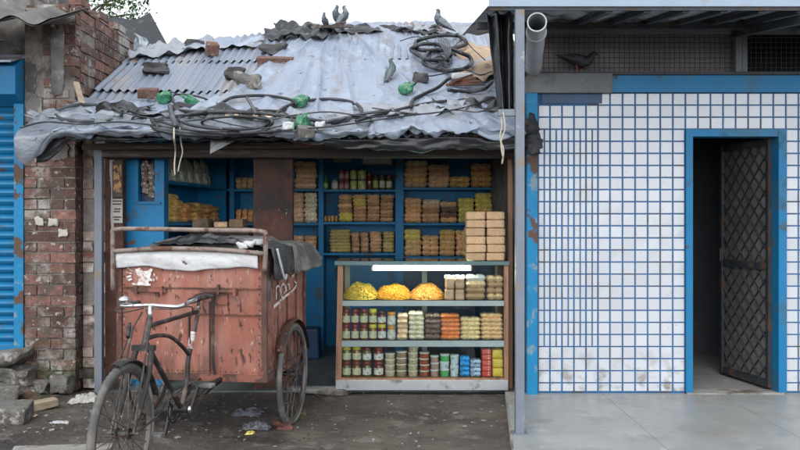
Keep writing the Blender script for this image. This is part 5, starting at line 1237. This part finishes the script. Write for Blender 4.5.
for i in range(7):                                             # upright clear bags leaning on the top shelf
    s = .10+i*.215; w, h = .20, R.uniform(.24, .32); tl = R.uniform(-.25, -.1); m = MB()
    q = Matrix.Rotation(math.atan2(du.y, du.x), 3, 'Z') @ Matrix.Rotation(R.uniform(.05, .3), 3, 'Y') @ Matrix.Rotation(tl, 3, 'X')
    def bag(u, v, sg, i=i):
        a = 2*u-1; t = max(0, (1-abs(a)**3)*(1-abs(2*v-1)**4))**.5; p = V((a*w/2*(1-.35*max(0, v-.7)), -sg*(.045*t*(1-.5*v)+.004*nz(a*5, v*6, i)), v*h)); return lq(s, .13, ZL[0]+.003)+q @ p
    m.grid(lambda u, v: bag(u, v, 1), 12, 14); m.grid(lambda u, v: bag(u, v, -1), 12, 14, True)
    tag(m.build('clear_bag', 'pk_clear', smooth=True), ('nearest', 'second nearest', 'third nearest', 'middle', 'third farthest', 'second farthest', 'farthest')[i]+' upright clear bag on the top left wall shelf', 'snack bag', 'upright clear bags on the left wall')
# ---------------------------------------------------------------- jars, tubs, tins
def jar(c, w, h, body, lid, lab_m, label, group, cat='jar', name='jar', lidh=.22, sides=20, lw=.56):
    r = w/2; z1 = h*(1-lidh); m = MB()
    m.lathe([(r*.86, 0), (r*.97, h*.03), (r*.97, z1*.84), (r*.80, z1*.97), (r*.78, z1)], c, sides); o = m.build(name, body, smooth=True, angle=50)
    tag(o, label, cat, group)
    m = MB().lathe([(r*.90, z1-.002), (r*.93, z1+.003), (r*.93, h-.004), (r*.86, h)], c, sides); m.build('lid', lid, o, smooth=True, angle=40)
    if lab_m:
        m = MB(); zz0, zz1 = z1*.16, z1*(.16+lw); vs = []
        n = 26
        m.grid(lambda u, v: V(c)+V((r*.985*math.cos(lerp(-2.9, -.24, u)), r*.985*math.sin(lerp(-2.9, -.24, u)), lerp(zz0, zz1, v))), n, 1)
        m.build('label', lab_m, o, smooth=True)
    return o
GJ = 'jars on the back shelf'
z = SH['mid', 0]+.001
def bj(px0, px1, pyt, body, lid, lm, label, dz=0., pyb=None, **k):
    w = X_(px1, YP)-X_(px0, YP); zb0 = z+dz; h = Z_(pyt, YP)-zb0
    return jar(V(((X_(px0, YP)+X_(px1, YP))/2, YP+w/2+.01, zb0)), w*.96, h, body, lid, lm, label, GJ, **k)
m = MB(); cb = V((X_(325.3, YP), YP+.04, z)); m.lathe([(.024, 0), (.029, .01), (.029, .10), (.012, .14), (.011, .165), (.013, .168), (.013, .185)], cb, 16); o = tag(m.build('bottle', 'bottle_glass', smooth=True), 'slim green bottle at the left end of the top back shelf', 'bottle')
m = MB(); m.grid(lambda u, v: cb+V((.0297*math.cos(lerp(-3, -.15, u)), .0297*math.sin(lerp(-3, -.15, u)), lerp(.02, .075, v))), 16, 1); m.build('label', 'label_green', o, smooth=True)
bj(331, 338, 177.5, 'jar_pale', 'lid_blue', 'label_white', 'white jar with a blue lid beside the green bottle')
hh = (Z_(169.5, YP)-z)/2
for q, (a, b, nm) in enumerate(((338.7, 344, 'left'), (344, 349.3, 'right'))):
    for lv in (0, 1): bj(a, b, 0, 'jar_pink', 'lid_maroon', 'label_pink', f'pink labelled jar, {("lower", "upper")[lv]} one of the {nm} pair, top back shelf', dz=lv*hh) if False else jar(V(((X_(a, YP)+X_(b, YP))/2, YP+.04, z+lv*hh)), (X_(b, YP)-X_(a, YP))*.96, hh, 'jar_pink', 'lid_maroon', 'label_pink', f'pink labelled jar, {("lower", "upper")[lv]} one of the {nm} pair, top back shelf', GJ)
for a, b, top, nm in ((349.6, 356.8, 169, 'narrow'), (357.2, 366.2, 169, 'wide')):
    hh2 = (Z_(top, YP)-z)/2
    for lv in (0, 1): jar(V(((X_(a, YP)+X_(b, YP))/2, YP+.05, z+lv*hh2)), (X_(b, YP)-X_(a, YP))*.96, hh2, 'jar_pale', 'lid_dark', 'label_green', f'{nm} green labelled tin, {("lower", "upper")[lv]} one of two stacked on the top shelf', GJ, cat='tin', name='tin', lidh=.12, lw=.8)
for i, (a, b, t, bd, lm) in enumerate(((366.6, 372.3, 171.5, 'jar_red', None), (372.5, 378.6, 173.5, 'jar_olive', 'label_green'), (379, 385.3, 174, 'jar_olive', 'label_cream'), (385.6, 392.3, 174.5, 'jar_olive', 'label_cream'))):
    bj(a, b, t, bd, 'lid_dark', lm, ('dark red unlabelled jar right of the green tins', 'olive jar with a green label on the top back shelf', 'olive jar with a cream label, second from the wide upright', 'olive jar with a cream label, nearest the wide upright')[i])

# ================================================================ glass display case
YC = 6.85; CXL, CXR = X_(335.5, YC), X_(508.3, YC); CD = .50
def cz(py): return Z_(py, YC)
CASE = empty('display_case', ((CXL+CXR)/2, YC+CD/2, 0), 'lit glass display case of sweets and jars on castors at the shop front', 'display case')
zt1, zt0 = cz(261.3), cz(264.5)
m = MB().rbox(CXR-CXL+.01, CD+.03, zt1-zt0, .004, ((CXL+CXR)/2, YC+CD/2, (zt1+zt0)/2)); m.build('top_slab', 'teal_glass', CASE)
m = MB().box(CXL-.006, CXR+.006, YC-.020, YC-.0155, zt0-.004, zt1+.001); m.build('top_trim', 'teal_top', CASE)
zbm0, zbm1 = cz(390.5), cz(380)
m = MB().rbox(CXR-CXL, CD, zbm1-zbm0, .004, ((CXL+CXR)/2, YC+CD/2, (zbm0+zbm1)/2)); m.build('base', 'aluminium', CASE)
m = MB().box(CXL+.05, CXR-.03, YC+.004, YC+CD-.01, zbm1, zbm1+.018); m.build('deck', 'wood_brown', CASE)
DECK = zbm1+.0185
for x0, x1, sk in ((CXL, CXL+.05, .02), (CXR-.036, CXR, -.0)):
    m = MB(); d = .045
    m.add([(x0, YC-.002, zbm1), (x1, YC-.002, zbm1), (x1, YC+d, zbm1), (x0, YC+d, zbm1), (x0+sk, YC-.002, zt0), (x1+sk*.7, YC-.002, zt0), (x1+sk*.7, YC+d, zt0), (x0+sk, YC+d, zt0)], [(3,2,1,0),(4,5,6,7),(0,1,5,4),(1,2,6,5),(2,3,7,6),(3,0,4,7)])
    m.build('post', 'wood_brown', CASE)
    m = MB().box(x0+(.02 if sk else 0), x1, YC+CD-.045, YC+CD-.002, zbm1, zt0); m.build('post', 'wood_brown', CASE)
SZ = {}
for nm, a, b in (('s1', 301, 306), ('s2', 341, 346.8)):
    m = MB().box(CXL+.055, CXR-.038, YC+.012, YC+CD-.03, cz(b)+.010, cz(a)); m.build('shelf', 'glass', CASE)
    m = MB().box(CXL+.052, CXR-.037, YC+.004, YC+.0115, cz(b), cz(a)+.002); m.build('shelf_edge', 'shelf_edge', CASE); SZ[nm] = cz(a)+.0006
m = MB().box(CXL+.052, CXR-.037, YC-.0005, YC+.003, zbm1+.02, zt0-.001); m.build('front_glass', 'glass', CASE)
m = MB().box(CXL+.004, CXL+.008, YC+.05, YC+CD-.05, zbm1, zt0); m.box(CXR-.008, CXR-.004, YC+.05, YC+CD-.05, zbm1, zt0); m.build('side_glass', 'glass', CASE)
m = MB(); zz = YC+CD-.03
for a, b in ((343, 350), (422, 427), (495, 502)): m.box(X_(a, zz), X_(b, zz), zz-.01, zz+.01, zbm1+.02, zt0)
m.box(X_(350, zz), X_(495, zz), zz-.008, zz+.008, zt0-.035, zt0); m.build('back_frame', 'cream', CASE)
m = MB().box(X_(350.2, zz), X_(494.8, zz), zz+.001, zz+.005, zbm1+.02, zt0-.036); m.build('back_glass', 'glass', CASE)
m = MB().tube([(X_(373, YC+.05), YC+.05, cz(268.3)), (X_(470, YC+.05), YC+.05, cz(268.3))], .0105, 12); LT = m.build('lamp_tube', 'tube_light', CASE, smooth=True)
m = MB()
for px in (371.5, 470.2): m.box(X_(px, YC+.05), X_(px+1.6, YC+.05), YC+.032, YC+.068, cz(271), cz(265.6))
m.build('end_cap', 'cream', LT)
m = MB().box(X_(371, YC+.05), X_(472, YC+.05), YC+.065, YC+.09, cz(271), zt0-.001); m.build('batten', 'white_plastic', LT)
for px in (345.5, 500):
    for y in (YC+.05, YC+CD-.06):
        c = (X_(px, YC), y, .012); m = MB().lathe([(.008, -.012), (.020, -.011), (.020, .011), (.008, .012)], (c[0], y, .032), 14, 'x'); CA = m.build('castor', 'rubber', CASE, smooth=True, angle=40)
        m = MB().box(c[0]-.018, c[0]-.013, y-.012, y+.012, .03, zbm0); m.box(c[0]+.013, c[0]+.018, y-.012, y+.012, .03, zbm0); m.build('fork', 'galv', CA)
YI = YC+.035
def cp(px, Y=YI): return X_(px, Y)
# heaps of loose snacks
def heap(px0, px1, pyt, mat, lab, seed, bits, rd=.20, blen=.014):
    X0, X1 = cp(px0), cp(px1); c = V(((X0+X1)/2, YI+rd+.005, SZ['s1'])); rx = (X1-X0)/2*1.10; h = cz(pyt)-SZ['s1']
    def hz(a, b):
        r = min(1, math.hypot(a, b)); return h*max(0, (1-r**2.6))**.85*(1+.16*nz(a*2.4+seed, b*2.4))+.004
    m = MB(); n = 40
    def fn(u, v):
        r = v; t = u*2*math.pi; a, b = r*math.cos(t), r*math.sin(t); return c+V((a*rx, b*rd, hz(a, b)+.006*fb(a*14+seed, b*14)*(r < .97)))
    m.grid(fn, 56, 26)
    for i in range(bits):
        t = R.uniform(0, 6.28); r = R.random()**.5*.98; a, b = r*math.cos(t), r*math.sin(t); p = c+V((a*rx, b*rd, hz(a, b)+.002))
        q = Matrix.Rotation(R.uniform(0, 6.28), 3, 'Z') @ Matrix.Rotation(R.uniform(-.9, .9), 3, 'X') @ Matrix.Rotation(R.uniform(-.9, .9), 3, 'Y'); s = R.uniform(.5, 1)
        m.obox(p, blen*s, .0035*(1 if blen > .012 else 1.6)*s+.001, .0028, q)
    tag(m.build('snack_heap', mat), lab, 'snack heap', 'loose snack heaps in the case')
heap(343, 376.5, 286, 'heap_green', 'greenish yellow heap of loose snack mix, leftmost on the top case shelf', 1, 1000, .2, .008)
heap(376.7, 410.7, 288, 'heap_yellow', 'bright yellow heap of fine fried noodles, middle one on the top shelf', 2, 1700, .2, .016)
heap(410.7, 444.3, 287.5, 'heap_gold', 'golden heap of curled snacks, right one beside the paper packs', 3, 1000, .2, .010)
m = MB()
for px in (376.5, 410.5): m.box(cp(px)-.004, cp(px)+.004, YI-.012, YI+.38, SZ['s1'], SZ['s1']+.012)
tag(m.build('tray_divider', 'dark_iron'), 'thin dark dividers between the loose snack heaps', 'divider')
def cs(row, px0, px1, pyt, mat, noun, n, where, cat='snack packet', **k):
    zb0 = {'t': SZ['s1'], 'm': SZ['s2'], 'b': DECK}[row]; h = cz(pyt)-zb0
    stack(mat, noun, cat, cp(px0+.3), cp(px1-.3), YI, zb0+.0005, h, n, where, group='packs in the display case', **k)
# paper blocks and bags on the top shelf
for a, b, nm in ((445, 454.5, 'left'), (454.5, 464.5, 'right')):
    zb0 = SZ['s1']; h = (cz(278)-zb0)/2
    stack('kraft_pack', 'brown paper block', 'paper pack', cp(a+.2), cp(b-.2), YI, zb0+.0005, h*2, 2, f'{nm} pair beside the golden heap', kind='block', depth=.12, name='paper_pack', group='packs in the display case')
def wrap(u, v):
    px = lerp(444.5, 465, u); return V((cp(px), YI+.03+.02*nz(u*5, v*3), lerp(cz(279), cz(275.5)+.010*nz(u*7, 2), v)))
cloth('plastic_wrap', 'clear_wrap', wrap, 24, 6, 'clear plastic wrap sticking up from the paper blocks in the case', 'plastic wrap', th=.002)
cs('t', 466, 486, 276, 'kraft_pack', 'brown bag', 4, 'left pile, right end of top case shelf', depth=.16, mats=['kraft_pack', 'kraft_pack', 'pk_sand', 'clear_wrap'])
cs('t', 487, 503.5, 277, 'kraft_pack', 'brown bag', 4, 'right pile, right end of top case shelf', depth=.16, mats=['pk_sand', 'kraft_pack', 'kraft_pack', 'pk_beige'])
# jars
GC = 'jars in the display case'
def jr(row, px0, px1, pyt, pyb, body, lid, lm, label, zb0=None, **k):
    w = X_(px1, YI)-X_(px0, YI); zb0 = zb0 if zb0 is not None else {'m': SZ['s2'], 'b': DECK}[row]+.0005
    return jar(V(((cp(px0)+cp(px1))/2, YI+w/2+.004, zb0)), w*.97, cz(pyt)-zb0, body, lid, lm, label, GC, **k)
cols = [(341.6, 350.2), (350.6, 359.0), (359.5, 368.0), (368.6, 377.0), (377.4, 386.2)]
nm = ['first', 'second', 'third', 'fourth', 'fifth']
zmid = cz(325.0)
for i, (a, b) in enumerate(cols):
    lo = ('lid_maroon', 'lid_maroon', 'lid_maroon', 'lid_yellow', 'lid_yellow')[i]; hi = ('lid_maroon', 'lid_maroon', 'lid_maroon', 'lid_yellow', 'lid_dark')[i]
    body = ('jar_mango', 'jar_red', 'jar_mango', 'jar_mango', 'jar_red')[i]; lm = ('label_cream', 'label_cream', 'label_cream', 'label_cream', 'label_white')[i]
    c1 = {'lid_maroon': 'maroon', 'lid_yellow': 'yellow', 'lid_dark': 'dark'}
    top = 310 if i < 4 else 312
    jr('m', a, b, 325.2, 0, body, lo, lm, f'{c1[lo]} lidded jar, lower one of the {nm[i]} column on the middle case shelf')
    jr('m', a, b, top, 0, body, hi, lm, f'{c1[hi]} lidded jar, upper one of the {nm[i]} column on the middle case shelf', zb0=zmid)
for lv in (0, 1): jr('m', 387, 395.8, 327 if lv == 0 else 313, 0, 'jar_pale', 'lid_orange', 'label_white', f'orange lidded cup, {("lower", "upper")[lv]} of two right of the jars', zb0=None if lv == 0 else cz(327)+.0005, cat='cup', name='cup', lidh=.2)
zmid2 = cz(362.5)
cols2 = [(341.8, 351), (351.6, 361.2), (362, 371.6), (373.4, 383.6)]
for i, (a, b) in enumerate(cols2):
    hi = 'lid_yellow' if i < 2 else 'lid_maroon'; body = ('jar_olive', 'jar_mango', 'jar_olive', 'jar_red')[i]; lm = ('label_cream', 'label_cream', 'label_white', 'label_white')[i]
    jr('b', a, b, 362.7, 0, body, 'lid_maroon', lm, f'maroon lidded jar, lower one of the {nm[i]} column on the bottom case deck')
    jr('b', a, b, 347.5 if i < 2 else 348.5, 0, body, hi, lm, f'{c1[hi]} lidded jar, upper one of the {nm[i]} column on the bottom case deck', zb0=zmid2)
# packet piles on the middle shelf
cs('m', 397, 407.8, 315, 'pk_pink', 'small pale packet', 5, 'narrow pile right of the orange cups', depth=.14)
cs('m', 408.6, 424.3, 313, 'pk_cream', 'cream packet', 6, 'pale pile in the middle of the case', depth=.14)
cs('m', 424.8, 440.3, 315, 'pk_dark', 'dark lentil packet', 5, 'dark pile in the middle of the case', depth=.14)
cs('m', 440.8, 460.4, 315.5, 'pk_orange', 'orange packet', 6, 'orange pile in the middle of the case', depth=.15)
cs('m', 461, 481, 319, 'pk_wheat', 'wheat coloured packet', 5, 'lower pale pile right of the orange one', depth=.15)
cs('m', 481.5, 503.5, 315, 'pk_tan', 'tan packet', 6, 'rightmost pile on the middle case shelf', depth=.15)
# tubs and boxes on the bottom deck
def tubs(px0, px1, pyt, n, body, lid, noun, where, cat='tub'):
    zb0 = DECK+.0005; h = (cz(pyt)-zb0)/n; w = X_(px1, YI)-X_(px0, YI); first = None
    for i in range(n):
        bd = body[i] if isinstance(body, list) else body; ld = lid[i] if isinstance(lid, list) else lid
        c = V(((cp(px0)+cp(px1))/2+R.uniform(-.002, .002), YI+w/2+.006, zb0+i*h)); r = w*.485
        m = MB().lathe([(r*.86, 0), (r*.90, h*.06), (r*.97, h*.78), (r*.97, h*.80)], c, 22); o = m.build('tub', bd, smooth=True, angle=40)
        tag(o, f'{noun}, {level(i, n)} of {where}', cat, 'tubs in the display case')
        m = MB().lathe([(r, h*.80), (r*1.02, h*.82), (r*1.02, h*.97), (r*.95, h*.995)], c, 22); m.build('lid', ld, o, smooth=True, angle=40)
tubs(384.4, 395.2, 354.5, 4, 'tub_clear', 'lid_clear', 'clear tub', 'the pile right of the lower jars')
tubs(396, 407, 352.5, 4, 'tub_brown', 'lid_clear', 'brown filled tub', 'the second pile on the deck')
tubs(408, 418.4, 347.8, 5, 'tub_clear', 'lid_clear', 'clear tub', 'the tallest pile on the deck')
tubs(419.3, 429.6, 353.5, 4, 'tub_red', 'lid_clear', 'red filled tub', 'the red pile on the deck')
tubs(430.5, 439.2, 356.8, 3, 'tub_pink', 'lid_white', 'pinkish tub', 'the short pile beside the red tubs')
tubs(440, 449.8, 355.3, 3, ['tub_green', 'tub_white', 'tub_green'], 'lid_white', 'green and white tub', 'the green pile on the deck')
tubs(450.3, 459.5, 356, 2, 'tub_white', 'lid_white', 'white tub with blue marks', 'the white pair beside the green tubs')
cs('b', 459.8, 470, 358, 'pk_blue', 'blue packet', 4, 'the blue pile on the bottom deck', depth=.10)
cs('b', 470.3, 481.4, 361, 'pk_silver', 'silver blue packet', 4, 'the silver pile beside the blue one', depth=.10)
cs('b', 481.7, 492, 350, 'box_red', 'red box', 5, 'the red pile on the bottom deck', kind='block', depth=.12, name='snack_box')
cs('b', 492.2, 503.8, 350.5, 'box_yellow', 'yellow box', 3, 'the yellow pile in the right bottom corner', kind='block', depth=.12, name='snack_box', cat='snack box')
# brown paper parcels on the case top
zt2 = zt1+.001
for px0, px1, nm_ in ((466.5, 486.2, 'left front'), (486.4, 505.2, 'right front')):
    stack('kraft', 'brown paper parcel', 'paper parcel', cp(px0, 6.88), cp(px1, 6.88), 6.88, zt2, Z_(211.5, 6.88)-zt2, 6, f'{nm_} pile on top of the display case', kind='block', depth=.15, name='paper_parcel', group='paper parcels on the case')
for px0, px1, nm_ in ((465.5, 484.5, 'left rear'), (485, 503, 'right rear')):
    stack('kraft', 'brown paper parcel', 'paper parcel', cp(px0, 7.05), cp(px1, 7.05), 7.05, zt2, .36 if nm_ == 'left rear' else .38, 5, f'{nm_} pile on top of the display case', kind='block', depth=.15, name='paper_parcel', group='paper parcels on the case')
m = MB(); c = (X_(312, 8.7), 8.7); m.rbox(.18, .3, .32, .02, (c[0], c[1], .012+.16), .008); tag(m.build('storage_bin', 'navy'), 'dark navy bin on the shop floor before the blue cupboard', 'bin')
# ================================================================ camera, sky and light
cam = bpy.data.cameras.new('camera'); co = bpy.data.objects.new('camera', cam); COL.objects.link(co)
co.location = (0, 0, ZC); co.rotation_euler = (math.radians(90), 0, 0); cam.sensor_width = 36; cam.lens = 36; cam.shift_y = -5/800
cam.clip_end = 400; cam.clip_start = .05; S.camera = co
W = bpy.data.worlds.new('World'); S.world = W; W.use_nodes = True
nt = W.node_tree; N = nt.nodes; L = nt.links; bg = N['Background']
sky = N.new('ShaderNodeTexSky'); sky.sky_type = 'NISHITA'; sky.sun_disc = False
EL, AZ = math.radians(48), math.radians(200)
sky.sun_elevation = EL; sky.sun_rotation = AZ; sky.air_density = 1.2; sky.dust_density = 4
hs = N.new('ShaderNodeHueSaturation'); hs.inputs['Saturation'].default_value = .35
L.new(sky.outputs['Color'], hs.inputs['Color'])
mx = N.new('ShaderNodeMix'); mx.data_type = 'RGBA'; mx.inputs['Factor'].default_value = .80      # cloud deck over the blue
mx.inputs['B'].default_value = (8.6, 9.1, 9.8, 1)
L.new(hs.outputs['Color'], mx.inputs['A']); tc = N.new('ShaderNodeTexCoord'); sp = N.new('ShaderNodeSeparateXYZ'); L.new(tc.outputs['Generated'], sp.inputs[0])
def mth(op, a, b):                        # added glow low behind the camera to light the shop, slightly dimmer overhead
    n = N.new('ShaderNodeMath'); n.operation = op
    for k, v_ in enumerate((a, b)):
        if hasattr(v_, 'is_linked'): L.new(v_, n.inputs[k])
        else: n.inputs[k].default_value = v_
    return n.outputs[0]
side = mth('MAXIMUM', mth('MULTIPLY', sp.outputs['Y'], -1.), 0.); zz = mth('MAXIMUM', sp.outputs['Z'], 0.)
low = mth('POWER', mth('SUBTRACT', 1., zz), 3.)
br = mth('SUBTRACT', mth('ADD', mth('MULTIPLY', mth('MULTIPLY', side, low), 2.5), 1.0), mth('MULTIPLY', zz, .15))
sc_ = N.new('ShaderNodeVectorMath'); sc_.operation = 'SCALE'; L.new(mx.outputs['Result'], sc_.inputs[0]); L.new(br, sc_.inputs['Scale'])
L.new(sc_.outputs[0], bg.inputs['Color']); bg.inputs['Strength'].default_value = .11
sl = bpy.data.lights.new('sun', 'SUN'); sl.energy = .8; sl.angle = math.radians(30); sl.color = (1, .97, .93)
so = bpy.data.objects.new('sun', sl); COL.objects.link(so)
d = V((math.sin(AZ)*math.cos(EL), math.cos(AZ)*math.cos(EL), math.sin(EL)))
so.location = (0, 0, 12); so.rotation_euler = d.to_track_quat('Z', 'Y').to_euler()
for o_ in bpy.data.objects:
    l_ = o_.get('label')
    if l_ and len(l_.split()) > 16: print('LONG', l_)
S.view_settings.view_transform = 'Standard'; S.view_settings.look = 'None'; S.view_settings.gamma = 1; S.view_settings.use_curve_mapping = False
S.view_settings.exposure = .78
S.render.engine = 'CYCLES'; S.cycles.use_denoising = True; S.cycles.max_bounces = 8; S.cycles.diffuse_bounces = 5; S.cycles.transparent_max_bounces = 16
S.cycles.sample_clamp_indirect = 6; S.cycles.caustics_reflective = False; S.cycles.caustics_refractive = False
